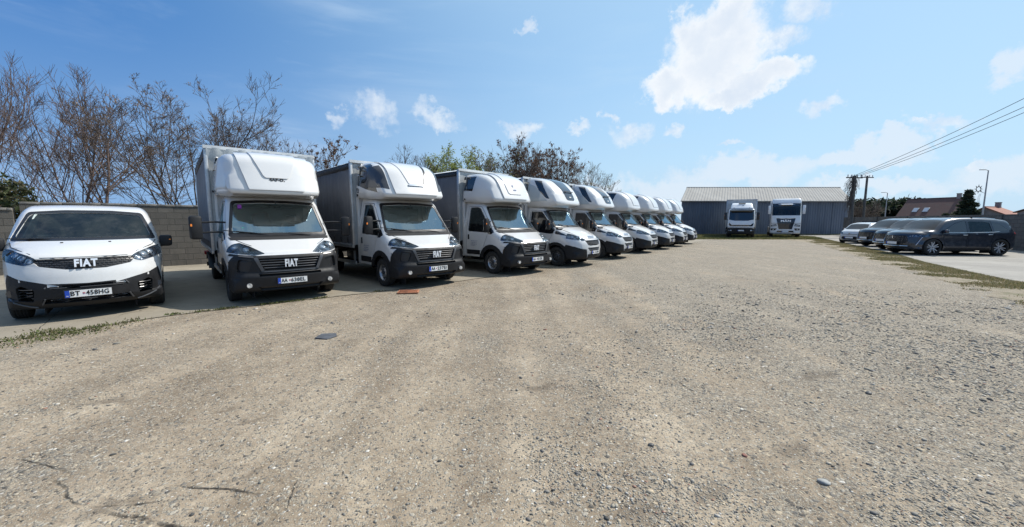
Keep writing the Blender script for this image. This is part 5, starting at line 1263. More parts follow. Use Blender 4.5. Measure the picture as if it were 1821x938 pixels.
# ------------------------------------------------------------------ pebbles: numpy-built, one object
def pebbles():
    N = 42000; rs = np.random.RandomState(7); P = []
    while len(P) < N:
        d = 1.5 + 11.5 * rs.rand() ** 1.5; a = math.radians(rs.uniform(-62, 62)); x, y = d * math.sin(a), d * math.cos(a)
        if y < 1.3 or y > 12.5: continue
        if x < xat(EDGE_L, y) + .1 or x > xat(GRAV_R, y) + 1.: continue
        s = noise.noise(Vector((x * .5, y * .5, 3))) * .7 + noise.noise(Vector((x * 1.6, y * 1.6, 8))) * .5 + sstep(-1, 5.5, x) * .40 - .03 + (-.25 if x < -2.2 else 0)
        if rs.rand() > clamp(s * 1.7 + .12, .04, 1) * (1 - .97 * sstep(3.0, 11.5, y)): continue
        P.append((x, y, d))
    P = np.array(P); ico = bmesh.new(); bmesh.ops.create_icosphere(ico, subdivisions=1, radius=1.); bv = np.array([v.co[:] for v in ico.verts]); bf = np.array([[v.index for v in f.verts] for f in ico.faces]); ico.free()
    n = len(P); size = .0035 + .006 * rs.rand(n) ** 2.2 + .014 * (rs.rand(n) > .97) * rs.rand(n); size *= np.clip(P[:, 2] / 5., .85, 1.7)
    ang = rs.rand(n) * 6.283; sq = np.stack([1 + .6 * rs.rand(n), .7 + .4 * rs.rand(n), .45 + .3 * rs.rand(n)], 1)
    v = bv[None] * (1 + .28 * (rs.rand(n, len(bv), 1) - .5)) * sq[:, None] * size[:, None, None]
    c, s = np.cos(ang), np.sin(ang); v = np.stack([v[..., 0] * c[:, None] - v[..., 1] * s[:, None], v[..., 0] * s[:, None] + v[..., 1] * c[:, None], v[..., 2]], -1)
    gz = np.array([gravel_z(x, y) for x, y, _ in P]); v[..., 0] += P[:, 0:1]; v[..., 1] += P[:, 1:2]; v[..., 2] += (gz + size * .15)[:, None]
    f = bf[None] + (np.arange(n) * len(bv))[:, None, None]
    me = bpy.data.meshes.new('pebbles'); me.vertices.add(n * len(bv)); me.vertices.foreach_set('co', v.reshape(-1)); nf = n * len(bf)
    me.loops.add(nf * 3); me.loops.foreach_set('vertex_index', f.reshape(-1)); me.polygons.add(nf); me.polygons.foreach_set('loop_start', np.arange(nf) * 3); me.update(calc_edges=True); me.validate()
    tone = np.array([(.13, .122, .112), (.21, .195, .168), (.29, .26, .205), (.36, .315, .245), (.40, .37, .32), (.44, .36, .25), (.58, .55, .50), (.055, .055, .052), (.30, .17, .12)]); pick = rs.choice(9, n, p=[.15, .20, .23, .17, .10, .05, .015, .06, .025])
    colr = tone[pick] * (1 + .2 * (rs.rand(n, 1) - .5)); at = me.attributes.new('tone', 'FLOAT_COLOR', 'POINT'); at.data.foreach_set('color', np.concatenate([np.repeat(colr, len(bv), 0), np.ones((n * len(bv), 1))], 1).reshape(-1).astype(np.float32))
    m, t, o = newmat('pebble'); p = t.n('BsdfPrincipled'); t.l(p.outputs[0], o.inputs[0]); a = t.n('Attribute'); a.attribute_name = 'tone'; t.l(a.outputs['Color'], p.inputs['Base Color']); p.inputs['Roughness'].default_value = .8; MATS['pebble'] = m; me.materials.append(m)
    ob = bpy.data.objects.new('pebbles', me); COL.objects.link(ob); tag(ob, 'loose mixed pebbles strewn over the sandy yard', 'gravel', kind='stuff')
pebbles()
simple('stone_grey', (.34, .34, .32), .8, var=.3, vscale=30); simple('stone_dark', (.07, .07, .07), .6, var=.3); simple('stone_red', (.25, .11, .08), .8, var=.3)
def stone(x, y, r, mat, label, sc=(1.4, 1, .6)):
    b = bmesh.new(); bmesh.ops.create_icosphere(b, subdivisions=3, radius=r)
    for v in b.verts: v.co *= 1 + .25 * noise.noise(v.co / r * 1.1 + Vector((x, y, 0))); v.co = Vector((v.co.x * sc[0], v.co.y * sc[1], v.co.z * sc[2]))
    o = to_obj(b, 'stone', mat); o.location = (x, y, r * .25 + gravel_z(x, y)); o.rotation_euler = (0, 0, x * 3); tag(o, label, 'stone')
stone(1.93, 2.22, .024, 'stone_grey', 'pale oval stone, largest loose stone of the near gravel on the right')
stone(3.37, 3.48, .024, 'stone_dark', 'dark green-black stone alone on bare sand, right of the middle')
stone(1.62, 2.52, .015, 'stone_red', 'small reddish stone up and left of the pale oval stone')
stone(1.02, 2.66, .018, 'stone_dark', 'dark stone lying left of the small reddish stone', (1.2, 1, .6))
# drain cover and grey slab
simple('rust_brick', (.42, .17, .085), .8, var=.45, vscale=18, bump=.5, bscale=60); simple('slab_grey', (.085, .09, .10), .6, var=.3, vscale=14, bump=.2, bscale=80)
m = MB(); m.box((0, 0, 0), (.46, .34, .03), 'rust_brick', bev=.006)
for i in range(5): m.box((0, -.12 + i * .06, .018), (.40, .022, .008), 'rust_brick', bev=.002)
o = m.obj('drain_cover'); o.location = (-2.35, 8.62, .02); o.rotation_euler = (0, 0, R(8)); tag(o, 'rusty orange drain cover set at the edge of the concrete before the second truck', 'drain cover')
m = MB(); m.poly([(-.11, -.10, 0), (.09, -.13, 0), (.14, .02, 0), (.06, .13, 0), (-.05, .10, 0), (-.13, .08, 0)], 'slab_grey', .014, (0, 0, 1))
o = m.obj('grey_plate', smooth=False); o.location = (-2.58, 5.22, .004 + gravel_z(-2.58, 5.22)); o.rotation_euler = (R(1), 0, R(-8)); tag(o, 'flat dark grey broken plate lying on the open gravel', 'plate')

# ------------------------------------------------------------------ grass and weeds
def hexc(c): return c
m_, t_, o_ = newmat('blade'); p_ = t_.n('BsdfPrincipled'); oi = t_.n('Attribute'); oi.attribute_name = 'tone'; t_.l(oi.outputs['Color'], p_.inputs['Base Color']); p_.inputs['Roughness'].default_value = .7
tr_ = t_.n('BsdfTranslucent'); t_.l(oi.outputs['Color'], tr_.inputs[0]); ad = t_.n('MixShader'); ad.inputs[0].default_value = .35; t_.l(p_.outputs[0], ad.inputs[1]); t_.l(tr_.outputs[0], ad.inputs[2]); t_.l(ad.outputs[0], o_.inputs[0]); MATS['blade'] = m_
def tris(name, V, C, mat='blade', parent=None):
    """V: (n,3,3) triangles, C: (n,3) colours"""
    n = len(V); me = bpy.data.meshes.new(name); me.vertices.add(n * 3); me.vertices.foreach_set('co', V.reshape(-1)); me.loops.add(n * 3); me.loops.foreach_set('vertex_index', np.arange(n * 3)); me.polygons.add(n); me.polygons.foreach_set('loop_start', np.arange(n) * 3); me.update(calc_edges=True)
    at = me.attributes.new('tone', 'FLOAT_COLOR', 'POINT'); at.data.foreach_set('color', np.concatenate([np.repeat(C, 3, 0), np.ones((n * 3, 1))], 1).reshape(-1).astype(np.float32)); me.materials.append(MATS[mat])
    o = bpy.data.objects.new(name, me); COL.objects.link(o); o.parent = parent; return o
def blades(name, pts, h, rs, cols, width=.006):
    n = len(pts); pts = np.array(pts); a = rs.rand(n) * 6.28; w = width * (1 + rs.rand(n)); hh = h * (.4 + rs.rand(n)); ln = (rs.rand(n, 2) - .5) * hh[:, None] * 1.2
    dx, dy = np.cos(a) * w, np.sin(a) * w; z = pts[:, 2] if pts.shape[1] > 2 else np.zeros(n)
    V = np.zeros((n, 3, 3)); V[:, 0] = np.stack([pts[:, 0] - dx, pts[:, 1] - dy, z], 1); V[:, 1] = np.stack([pts[:, 0] + dx, pts[:, 1] + dy, z], 1); V[:, 2] = np.stack([pts[:, 0] + ln[:, 0], pts[:, 1] + ln[:, 1], z + hh], 1)
    c = np.array(cols)[rs.randint(0, len(cols), n)] * (.8 + .4 * rs.rand(n, 1)); return tris(name, V, c)
rs = np.random.RandomState(3); pts = []
while len(pts) < 80000:
    y = 3.5 + 33 * rs.rand() ** 1.5; a, b = xat(GRAV_R, y) - .3, xat(EDGE_R, y) + .08; x = a + (b - a) * rs.rand(); k = (x - a) / (b - a)
    q = noise.noise(Vector((x * .9, y * .9, 5))) + noise.noise(Vector((x * 3, y * 3, 2))) * .5 + (1.5 * k - .62)
    if rs.rand() < clamp(q * 1.3 + .38): pts.append((x, y, .004))
tag(blades('grass', pts, .032, rs, [(.11, .13, .04), (.19, .175, .075), (.28, .23, .12), (.32, .265, .15), (.27, .22, .12)], .007), 'short patchy green and straw grass growing along the verge', 'grass', kind='stuff')
pts = []
while len(pts) < 26000:
    x, y = rs.uniform(14, 38), rs.uniform(33.5, 44.6)
    if x > xat(EDGE_R, y) - .2 and y < 44: continue
    pts.append((x, y, .004))
tag(blades('grass', pts, .12, rs, [(.09, .11, .03), (.13, .14, .05), (.22, .19, .09)], .02), 'scrubby grass at the foot of the grey shed', 'grass', kind='stuff')
pts = []
for (x0, y0, x1, y1, n, sp) in ((-7.3, 4.5, -6.05, 6.1, 900, .10), (-5.9, 6.5, -3.9, 8.0, 900, .035), (-3.15, 8.68, -3.0, 8.75, 70, .03), (-6.9, 5.5, -6.2, 5.4, 400, .12), (-6.55, 4.7, -6.1, 5.7, 300, .12)):
    for i in range(n):
        t = rs.rand(); q = noise.noise(Vector((t * 9 + x0, y0, 1)))
        if q > -.12: pts.append((lerp(x0, x1, t) + rs.randn() * sp, lerp(y0, y1, t) + rs.randn() * sp, .013))
tag(blades('weeds', pts, .030, rs, [(.09, .12, .03), (.12, .13, .04), (.16, .14, .07)], .008), 'green weeds and moss in the cracked edge of the concrete', 'weeds', kind='stuff')

# ------------------------------------------------------------------ block walls
def wall_mat(name, base, var, mortar, bw=.42, bh=.21):
    m, t, o = newmat(name); p = t.n('BsdfPrincipled'); t.l(p.outputs[0], o.inputs[0]); tc = t.n('TexCoord'); P = tc.outputs['Object']
    sp = t.n('SeparateXYZ'); t.l(P, sp.inputs[0]); cb = t.n('CombineXYZ'); t.l(t.math('ADD', sp.outputs[0], sp.outputs[1]), cb.inputs[0]); t.l(sp.outputs[2], cb.inputs[1])
    uv = t.vmath('ADD', cb.outputs[0], t.vmath('MULTIPLY', t.vmath('SUBTRACT', t.noise(P, 5, 3, out=1), (.5, .5, .5)), (.012, .012, 0)))
    br = t.n('TexBrick'); br.inputs['Scale'].default_value = 1.; br.inputs['Brick Width'].default_value = bw; br.inputs['Row Height'].default_value = bh; br.inputs['Mortar Size'].default_value = .012; br.inputs['Mortar Smooth'].default_value = .3; br.inputs['Bias'].default_value = 0
    br.inputs['Color1'].default_value = (*base, 1); br.inputs['Color2'].default_value = (*var, 1); br.inputs['Mortar'].default_value = (*mortar, 1); t.l(uv, br.inputs['Vector'])
    st = t.noise(P, 1.2, 6, .65); mp = t.n('Mapping'); mp.inputs['Scale'].default_value = (6, 6, .7); t.l(P, mp.inputs[0]); drip = t.noise(mp.outputs[0], 1, 5, .6)
    c = t.mix(t.math('MULTIPLY', t.smooth(st, .4, .7), .45), br.outputs['Color'], (.09, .085, .07)); c = t.mix(t.math('MULTIPLY', t.smooth(drip, .5, .75), .4), c, (.06, .058, .052)); c = t.mix(t.math('MULTIPLY', t.smooth(t.noise(P, 40, 5, .7), .45, .8), .35), c, tuple(x * 1.5 for x in base))
    t.l(c, p.inputs['Base Color']); p.inputs['Roughness'].default_value = .92
    b = t.n('Bump'); b.inputs['Strength'].default_value = .8; b.inputs['Distance'].default_value = .02; t.l(t.math('ADD', t.math('MULTIPLY', br.outputs['Fac'], -1.), t.math('MULTIPLY', t.noise(P, 50, 5, .7), .5)), b.inputs['Height']); t.l(b.outputs[0], p.inputs['Normal']); MATS[name] = m
wall_mat('block_left', (.165, .148, .125), (.115, .104, .09), (.085, .08, .07)); wall_mat('block_right', (.17, .155, .135), (.13, .12, .106), (.085, .08, .072))
simple('coping', (.26, .24, .21), .9, var=.4, vscale=5, bump=.5, bscale=30)
def wall(name, a, b, h, mat, label, th=.22, coping=True, piers=0, rag=0.):
    L = math.hypot(b[0] - a[0], b[1] - a[1]); m = MB(); rr = random.Random(int(L * 10)); root = None
    m.box((L / 2, 0, h / 2), (L, th, h), mat)
    for i in range(piers): m.box((L * (i + .5) / piers, 0, h / 2 - .02), (.42, th + .14, h - .02), mat)
    o = m.obj(name, smooth=False); o.location = (a[0], a[1], 0); o.rotation_euler = (0, 0, math.atan2(b[1] - a[1], b[0] - a[0])); tag(o, label, 'wall')
    if coping:
        c = MB(); x = 0
        while x < L:
            w = min(rr.uniform(.38, .5), L - x)
            if rr.random() > .06: c.box((x + w / 2, rr.uniform(-.01, .01), h + .035 + rr.uniform(-.006, .008)), (w - .008, th + .03, .07), 'coping', bev=.008)
            x += w
        c.obj('coping', o)
    return o
wall('block_wall', (-14.8, 11.72), (-6.0, 19.0), 2.12, 'block_left', 'weathered grey block wall behind the panel van and first truck', piers=0)
wall('block_wall', (-23.2, 4.7), (-14.88, 11.60), 1.93, 'block_left', 'lower dark block wall at the far left edge behind the van')
wall('block_wall', (-5.95, 19.2), (12.3, 42.2), 2.1, 'block_left', 'long block wall running behind the row of parked trucks')
m = MB()
m.box((0, 0, 0), (.7, .35, .05), 'stone_red', bev=.01); m.box((.05, .02, -.045), (.66, .33, .04), 'seat', bev=.01)
o = m.obj('roof_tile_stack'); o.location = (-15.35, 11.2, 2.06); o.rotation_euler = (0, 0, R(40)); tag(o, 'few red-brown boards lying on top of the low left wall', 'boards')
# right-hand boundary
WR = Vector((.375, .927, 0))
def along(t): return (27.3 + WR.x * t, 20.2 + WR.y * t)
wall('block_wall', along(-.2), along(23.6), 1.98, 'block_right', 'long grey block wall behind the dark parked cars', coping=False, piers=5)
wall('block_wall', along(-9), along(-.25), 2.16, 'block_left', 'taller coarse block wall at the right edge beside the nearest dark car', th=.34, coping=False)
# shed
def shed():
    root = thing('storage_shed', 'long grey-blue corrugated metal shed with a pale pitched roof behind the two big trucks', 'shed', (29.1, 44.75, 0))
    for nm, col, dk in (('shed_steel', (.135, .155, .19), (.10, .118, .148)), ('shed_roof', (.36, .35, .325), (.30, .29, .27))):
        m, t, o = newmat(nm); p = t.n('BsdfPrincipled'); t.l(p.outputs[0], o.inputs[0]); tc = t.n('TexCoord'); mp = t.n('Mapping'); mp.inputs['Scale'].default_value = (1.1, .3, .25); t.l(tc.outputs['Object'], mp.inputs[0])
        n = t.noise(mp.outputs[0], 1.4, 6, .6); c = t.mix(t.smooth(n, .3, .7), dk, col); c = t.mix(t.math('MULTIPLY', t.smooth(t.noise(tc.outputs['Object'], 6, 6, .7), .55, .8), .3), c, (.14, .12, .10)); t.l(c, p.inputs['Base Color']); p.inputs['Roughness'].default_value = .9 if nm == 'shed_roof' else .55; p.inputs['Specular IOR Level'].default_value = .1 if nm == 'shed_roof' else .4; MATS[nm] = m
    m = MB(); x0, x1, h = -9.6, 9.6, 3.92; sk = .62
    def ribs(P0, P1, up, pitch, depth, nrm, mat):
        P0, P1, up, nrm = map(Vector, (P0, P1, up, nrm)); L = (P1 - P0).length; u = (P1 - P0) / L; n = int(L / pitch); b = bmesh.new(); row = []
        for i in range(n):
            for f, d in ((0, 0), (.18, depth), (.5, depth), (.68, 0)): row.append(P0 + u * (i + f) * pitch + nrm * d)
        row.append(P1); A = [b.verts.new(p) for p in row]; B = [b.verts.new(p + up) for p in row]
        for i in range(len(A) - 1): b.faces.new((A[i], A[i + 1], B[i + 1], B[i]))
        bmesh.ops.recalc_face_normals(b, faces=b.faces); m.add(b, mat)
    D = 11.; mid = Vector((3.2, D / 2, 0)); back = Vector((6.4, D, 0))
    ribs((x0, 0, .1), (x1, 0, .1), (0, 0, h - .1), .28, .04, (0, -1, 0), 'shed_steel'); 
    ribs((x1, 0, .1), tuple(Vector((x1, 0, .1)) + back), (0, 0, h - .1), .28, .04, (1, 0, 0), 'shed_steel'); ribs(tuple(Vector((x0, 0, .1)) + back), (x0, 0, .1), (0, 0, h - .1), .28, .04, (-1, 0, 0), 'shed_steel')
    ribs(tuple(Vector((x1, 0, .1)) + back), tuple(Vector((x0, 0, .1)) + back), (0, 0, h - .1), .28, .04, (0, 1, 0), 'shed_steel')
    for x in (x0, x1):
        k = Vector((x, 0, h)); m.poly([k, k + back, k + mid + Vector((0, 0, 1.9))], 'shed_steel')
    m.obj('wall', root, smooth=False)
    m2 = MB(); m = m2; ex = .25
    ribs((x0 - ex, -.25, h - .06), (x1 + ex, -.25, h - .06), tuple(mid + Vector((0, .25, 1.98))), .33, .035, (0, -.2, 1), 'shed_roof')
    q = Vector((x0 - ex, 0, 0)) + back + Vector((0, .25, h - .06)); q2 = Vector((x1 + ex, 0, 0)) + back + Vector((0, .25, h - .06))
    ribs(tuple(q), tuple(q2), tuple(mid - back + Vector((0, -.25, 1.98))), .33, .035, (0, .2, 1), 'shed_roof')
    for s, xx in ((0, x0 - ex), (1, x1 + ex)): pass
    a = Vector((x0 - ex, 0, h + 1.93)) + mid; b = Vector((x1 + ex, 0, h + 1.93)) + mid; m.tube([a, b], .09, 'shed_roof', seg=8)
    m.obj('roof', root, smooth=False)
    m = MB(); m.tube([(x0 - ex, -.30, h - .07), (x1 + ex, -.30, h - .09)], .06, 'shed_roof', seg=8); m.obj('gutter', root)
    m = MB(); m.box((0, -.02, .06), (19.2, .10, .14), 'coping'); m.obj('plinth', root)
    for x in (-3.2, 3.4, 7.8): m = MB(); m.box((x, -.055, 1.95), (.05, .03, 3.7), 'shed_steel'); m.obj('cover_strip', root)
shed()
# poles, lines and lamps
simple('pole_grey', (.10, .095, .088), .85, var=.4, vscale=4, bump=.5, bscale=20); simple('galv', (.33, .34, .35), .5, metal=.4, var=.2); simple('twig_grey', (.12, .10, .085), .9)
def util_pole(x, y, h, r, label, vine=False):
    root = thing('utility_pole', label, 'pole', (x, y, 0)); m = MB(); m.cyl((0, 0, 0), (0, 0, h), r * 1.15, 'pole_grey', r1=r * .8, seg=12); m.obj('mast', root)
    m = MB(); m.box((0, 0, h - .18), (1.7, .1, .1), 'pole_grey', Matrix.Rotation(.15, 4, 'Z')); m.obj('crossarm', root)
    for k in (-.7, -.3, .3, .7):
        m = MB(); m.cyl((k, k * .15, h - .12), (k, k * .15, h + .10), .035, 'galv', seg=8, bev=.01); m.obj('insulator', root)
    return root
p1 = util_pole(31.6, 36.2, 5.75, .18, 'thick dark utility pole overgrown with dry vines at the shed corner')
p2 = util_pole(41.2, 45.5, 6.8, .13, 'thinner bare utility pole right of the vine-covered one')
rv = random.Random(12); m = MB()
for i in range(150):
    a = rv.uniform(0, 6.28); z = rv.uniform(3.2, 5.7); r = rv.uniform(.25, .9) * (1 if z > 4.6 else .6); x, y = math.cos(a) * r - .25, math.sin(a) * r * .5; pts = [(x * .3, y * .3, z + .2)]
    for k in range(5): pts.append((x * (.4 + k * .14) + rv.uniform(-.08, .08), y * (.4 + .1 * k), z + .1 - k * rv.uniform(.08, .32)))
    m.tube(pts, .012, 'twig_grey', seg=3)
m.obj('vine', p1)
def wire(a, b, sag, label):
    m = MB(); a, b = Vector(a), Vector(b); m.tube([a.lerp(b, t) - Vector((0, 0, sag * 4 * t * (1 - t))) for t in [i / 30 for i in range(31)]], .016, 'matte', seg=5); tag(m.obj('power_line'), label, 'wire', 'power lines above the cars')
for (k, dz, lab) in ((0, 0., 'highest of the power lines rising from the poles to the right'), (.5, -.35, 'middle power line rising from the poles to the right'), (1., -.55, 'lowest power line rising from the poles to the right')):
    wire((31.9 + k * .6 - .3, 36.3, 5.75), (26.0 + k * .4, 9.0 - k * .3, 12.3 + dz * 2.0), .6, lab)
def lamp(x, y, h, label, deco=False, side=-1):
    root = thing('street_lamp', label, 'street lamp', (x, y, 0)); m = MB(); m.cyl((0, 0, 0), (0, 0, h), .10, 'galv', r1=.055, seg=10); m.obj('pole', root)
    m = MB(); m.tube([(0, 0, h - .05), (side * .25, 0, h + .05), (side * .5, 0, h + .06)], .035, 'galv', seg=6); m.box((side * .75, 0, h + .07), (.7, .22, .09), 'galv', bev=.03); m.obj('lamp_head', root)
    if deco:
        m = MB(); c = Vector((-.95, 0, h - 2.35))
        m.tube([c + Vector((math.cos(a) * .30, 0, math.sin(a) * .30)) for a in [2 * math.pi * i / 16 for i in range(16)]], .045, 'pole_grey', seg=6, closed=True)
        for i in range(8):
            a = 2 * math.pi * i / 8; m.cyl(c + Vector((math.cos(a) * .34, 0, math.sin(a) * .34)), c + Vector((math.cos(a) * .58, 0, math.sin(a) * .58)), .05, 'pole_grey', r1=.015, seg=5)
        m.tube([(0, 0, h - 2.9), (-.45, 0, h - 2.75), (-.62, 0, h - 2.5)], .025, 'galv', seg=5)
        for k in range(3): m.tube([(-.75 + k * .1, 0, h - 2.95), (-.95 + k * .14, 0, h - 3.6), (-.7 + k * .1, 0, h - 4.3), (-.85 + k * .08, 0, h - 5.0)], .012, 'pole_grey', seg=4)
        m.obj('star_decoration', root)
    return root
lamp(60.6, 50, 8.0, 'tall street lamp with a star-shaped decoration on its arm', True); lamp(67.3, 70, 6.6, 'slender street lamp before the dark round trees')
# houses
simple('roof_brown', (.12, .065, .055), .8, var=.3, vscale=1.5, bump=.6, bscale=6); simple('plaster', (.36, .31, .27), .9, var=.2, vscale=1.); simple('plaster_grey', (.27, .25, .24), .9, var=.2); simple('roof_red', (.30, .12, .08), .85, var=.3); simple('glass_blue', (.25, .33, .42), .1, coat=1.)
def house(name, label, x, y, rz, L, D, he, hr, wallm, roofm, skylights=False, chimney=True, wins=True):
    root = thing(name, label, 'house', (x, y, 0), rz); m = MB(); m.box((0, 0, he / 2), (L, D, he), wallm)
    for s in (-1, 1): m.poly([(s * L / 2, -D / 2, he), (s * L / 2, D / 2, he), (s * L / 2, 0, hr)], wallm)
    m.obj('wall', root, smooth=False); m = MB(); o = .35
    for s in (-1, 1):
        sl = (hr - he) / (D / 2); m.poly([(-L / 2 - o, s * (D / 2 + o), he - sl * o + .05), (L / 2 + o, s * (D / 2 + o), he - sl * o + .05), (L / 2 + o, 0, hr + .05), (-L / 2 - o, 0, hr + .05)], roofm, .14, (0, 0, 1))
    m.tube([(-L / 2 - o, 0, hr + .19), (L / 2 + o, 0, hr + .19)], .12, roofm, seg=6); rf = m.obj('roof', root, smooth=False)
    if chimney: m = MB(); m.box((L * .36, .0, hr + .35), (.6, .6, 1.3), 'plaster_grey'); m.box((L * .36, 0, hr + 1.02), (.7, .7, .1), 'coping'); m.obj('chimney', rf)
    if skylights:
        sl = math.atan2(hr - he, D / 2)
        for xx in (-L * .24, -L * .05):
            f = MB(); c = Vector((xx, -D * .36, he + (hr - he) * .28 + .28)); f.box(c, (.95, 1.4, .12), 'galv', Matrix.Rotation(sl, 4, 'X'), bev=.02); f.box(c + Vector((0, -math.sin(sl) * .07, math.cos(sl) * .07)), (.8, 1.2, .04), 'glass_blue', Matrix.Rotation(sl, 4, 'X')); f.obj('skylight', rf)
    if wins:
        for xx in (-L * .25, L * .2):
            f = MB(); f.box((xx, -D / 2 - .02, he * .55), (1.2, .08, 1.2), 'white_clean'); f.box((xx, -D / 2 - .05, he * .55), (1.0, .06, 1.0), 'glass_blue'); f.obj('window', root)
        f = MB(); f.box((L / 2 + .02, 0, he + .4), (.08, 1., 1.1), 'white_clean'); f.box((L / 2 + .05, 0, he + .4), (.06, .8, .9), 'glass_blue'); f.obj('window', root)
    return root
house('brown_roof_house', 'large house with steep brown roof and two skylights beyond the wall', 96, 88, R(-70), 9.5, 8.0, 2.7, 6.5, 'plaster', 'roof_brown', True)
house('small_house', 'low house gable with reddish roof right of the conifer', 86.5, 70, R(20), 5.0, 6.0, 2.3, 3.9, 'plaster', 'roof_red', wins=False)
house('grey_roof_house', 'house with flat-pitched grey-brown roof at the right edge', 89.0, 60, R(-5), 11.0, 8.0, 3.0, 4.3, 'plaster_grey', 'roof_brown', wins=False)
house('outbuilding', 'small outbuilding with pale red roof between the round trees and the brown roof', 103, 104, R(5), 8.0, 5.0, 2.4, 3.7, 'plaster', 'roof_red', chimney=False, wins=False)
# pale panel fence behind the wall
m = MB()
for i in range(9): m.box((i * 1.0, 0, 1.15), (.9, .05, 1.6), 'galv', bev=.01); m.box((i * 1.0 + .5, 0, 1.15), (.08, .08, 2.0), 'tarp_white')
m.box((4, 0, 1.98), (9, .08, .08), 'tarp_white')
o = m.obj('panel_fence', smooth=False); o.location = (52.5, 54, 0); o.rotation_euler = (0, 0, R(10)); tag(o, 'pale panel fence showing over the wall above the dark cars', 'fence')

# ------------------------------------------------------------------ trees
simple('bark', (.115, .088, .072), .9, var=.4, vscale=10, bump=.4, bscale=40); simple('bark_red', (.135, .095, .08), .85, var=.3, vscale=10); simple('bark_pale', (.19, .165, .14), .9, var=.3, vscale=8)
def tubes(name, lines, mat, parent):
    V, F = [], []
    for pts, r0, r1, seg in lines:
        n = len(pts); base = len(V)
        for i, p in enumerate(pts):
            t = (pts[min(i + 1, n - 1)] - pts[max(i - 1, 0)]).normalized(); u = Vector((0, 0, 1)) if abs(t.z) < .9 else Vector((1, 0, 0)); a = t.cross(u).normalized(); b = a.cross(t); r = lerp(r0, r1, i / (n - 1))
            for j in range(seg): q = p + (a * math.cos(6.2832 * j / seg) + b * math.sin(6.2832 * j / seg)) * r; V.append((q.x, q.y, q.z))
        for i in range(n - 1):
            for j in range(seg): F.append((base + i * seg + j, base + i * seg + (j + 1) % seg, base + (i + 1) * seg + (j + 1) % seg, base + (i + 1) * seg + j))
    return mesh_from(name, V, F, mat, parent)
def leafset(name, centers, size, n_each, cols, rs, parent, spread, flat=1.):
    c = np.repeat(np.array(centers), n_each, 0); n = len(c); c = c + rs.randn(n, 3) * spread * np.array([1, 1, flat]); d = rs.randn(n, 3); d /= np.linalg.norm(d, axis=1)[:, None]; e = np.cross(d, rs.randn(n, 3)); e /= np.linalg.norm(e, axis=1)[:, None]; s = (size * (.6 + .8 * rs.rand(n)))[:, None]
    V = np.stack([c - e * s * .5, c + e * s * .5, c + d * s * 1.3], 1); V2 = np.stack([c - e * s * .5, c - d * s * .9, c + e * s * .5], 1)
    col = np.array(cols)[rs.randint(0, len(cols), n)] * (.75 + .5 * rs.rand(n, 1)); return tris(name, np.concatenate([V, V2]), np.concatenate([col, col]), 'blade', parent)
def bare_tree(label, loc, H, seed, stems=1, spread=.35, lean=.0, mat='bark', r=.11, levels=4, upw=.25, leaves=None, kids=(5, 8), name='bare_tree', start=.25, group='leafless trees behind the walls'):
    rr = random.Random(seed); root = thing(name, label, 'tree', loc, 0, group); trunk, br, tips = [], [], []
    def grow(p, d, L, rad, lev):
        n = max(3, int(L / (.35 if lev == 0 else .22 if lev < 3 else .16))); n = min(n, 16); pts = [p.copy()]; d = d.normalized()
        for i in range(n):
            d = (d + Vector((rr.gauss(0, 1), rr.gauss(0, 1), rr.gauss(0, .6))) * (.055 if lev < 2 else .10) + Vector((0, 0, upw * (.12 if lev == 0 else .32)))).normalized(); pts.append(pts[-1] + d * (L / n))
        (trunk if lev == 0 else br).append((pts, max(rad, .0085), max(.0045, rad * (.38 if lev < levels - 1 else .3)), (8, 6, 4, 3, 3, 3)[lev]))
        if lev >= levels - 1: tips.append(pts[-1]); tips.append(pts[n // 2]); return
        k = rr.randint(*kids) + (3 if lev == 0 else 0)
        for i in range(k):
            t = rr.uniform(start if lev == 0 else .2, .97); q = t * n; j = min(int(q), n - 1); pp = pts[j].lerp(pts[j + 1], q - j); dd = (pts[j + 1] - pts[j]).normalized(); side = Vector((rr.gauss(0, 1), rr.gauss(0, 1), rr.gauss(0, .35))); side = (side - dd * side.dot(dd)).normalized()
            ang = rr.uniform(.5, 1.0) * (1.15 - .4 * t); grow(pp, dd * math.cos(ang) + side * math.sin(ang), L * rr.uniform(.38, .62) * (1.25 - .6 * t), rad * lerp(.60, .40, t) * .9, lev + 1)
    for s in range(stems):
        a = 6.283 * s / stems + rr.uniform(-.5, .5); sp = spread * rr.uniform(.6, 1.3) if stems > 1 else .08
        grow(Vector((math.cos(a) * .12, math.sin(a) * .12, -.05)) if stems > 1 else Vector((0, 0, -.05)), Vector((math.cos(a) * sp + lean, math.sin(a) * sp, 1)), H * rr.uniform(.72, .9), r * (rr.uniform(.6, 1) if stems > 1 else 1), 0)
    tubes('trunk', trunk, mat, root); tubes('branches', br, mat, root)
    if leaves:
        cols, size, n_each, sprd, frac = leaves; T = [tuple(t) for t in tips if rr.random() < frac]; leafset('leaves', T, size, n_each, cols, np.random.RandomState(seed), root, sprd)
    # crown scaled to the wanted height
    mz = max(p.z for pts, *_ in br for p in pts); k = H / mz; root.scale = (k, k, k); return root
SEED = [(.13, .075, .05), (.20, .12, .08), (.09, .055, .04)]
bare_tree('tall leafless tree with upright reddish shoots at the far left edge', (-22.6, 16.2, 0), 9.2, 11, stems=3, spread=.22, mat='bark_red', r=.062, upw=.40, kids=(6, 8))
bare_tree('leafless tree with two long upright leaders, second from the left edge', (-18.7, 16.6, 0), 8.0, 5, stems=2, spread=.22, mat='bark_red', r=.062, upw=.38, kids=(6, 8))
bare_tree('thin leafless sapling behind the left half of the panel van', (-20.6, 17.6, 0), 6.9, 23, stems=3, spread=.25, mat='bark_red', r=.045, upw=.36, kids=(5, 7))
bare_tree('slim leafless tree behind the right half of the panel van', (-16.2, 15.4, 0), 6.2, 31, stems=1, mat='bark_red', r=.065, upw=.22, kids=(5, 7), start=.15)
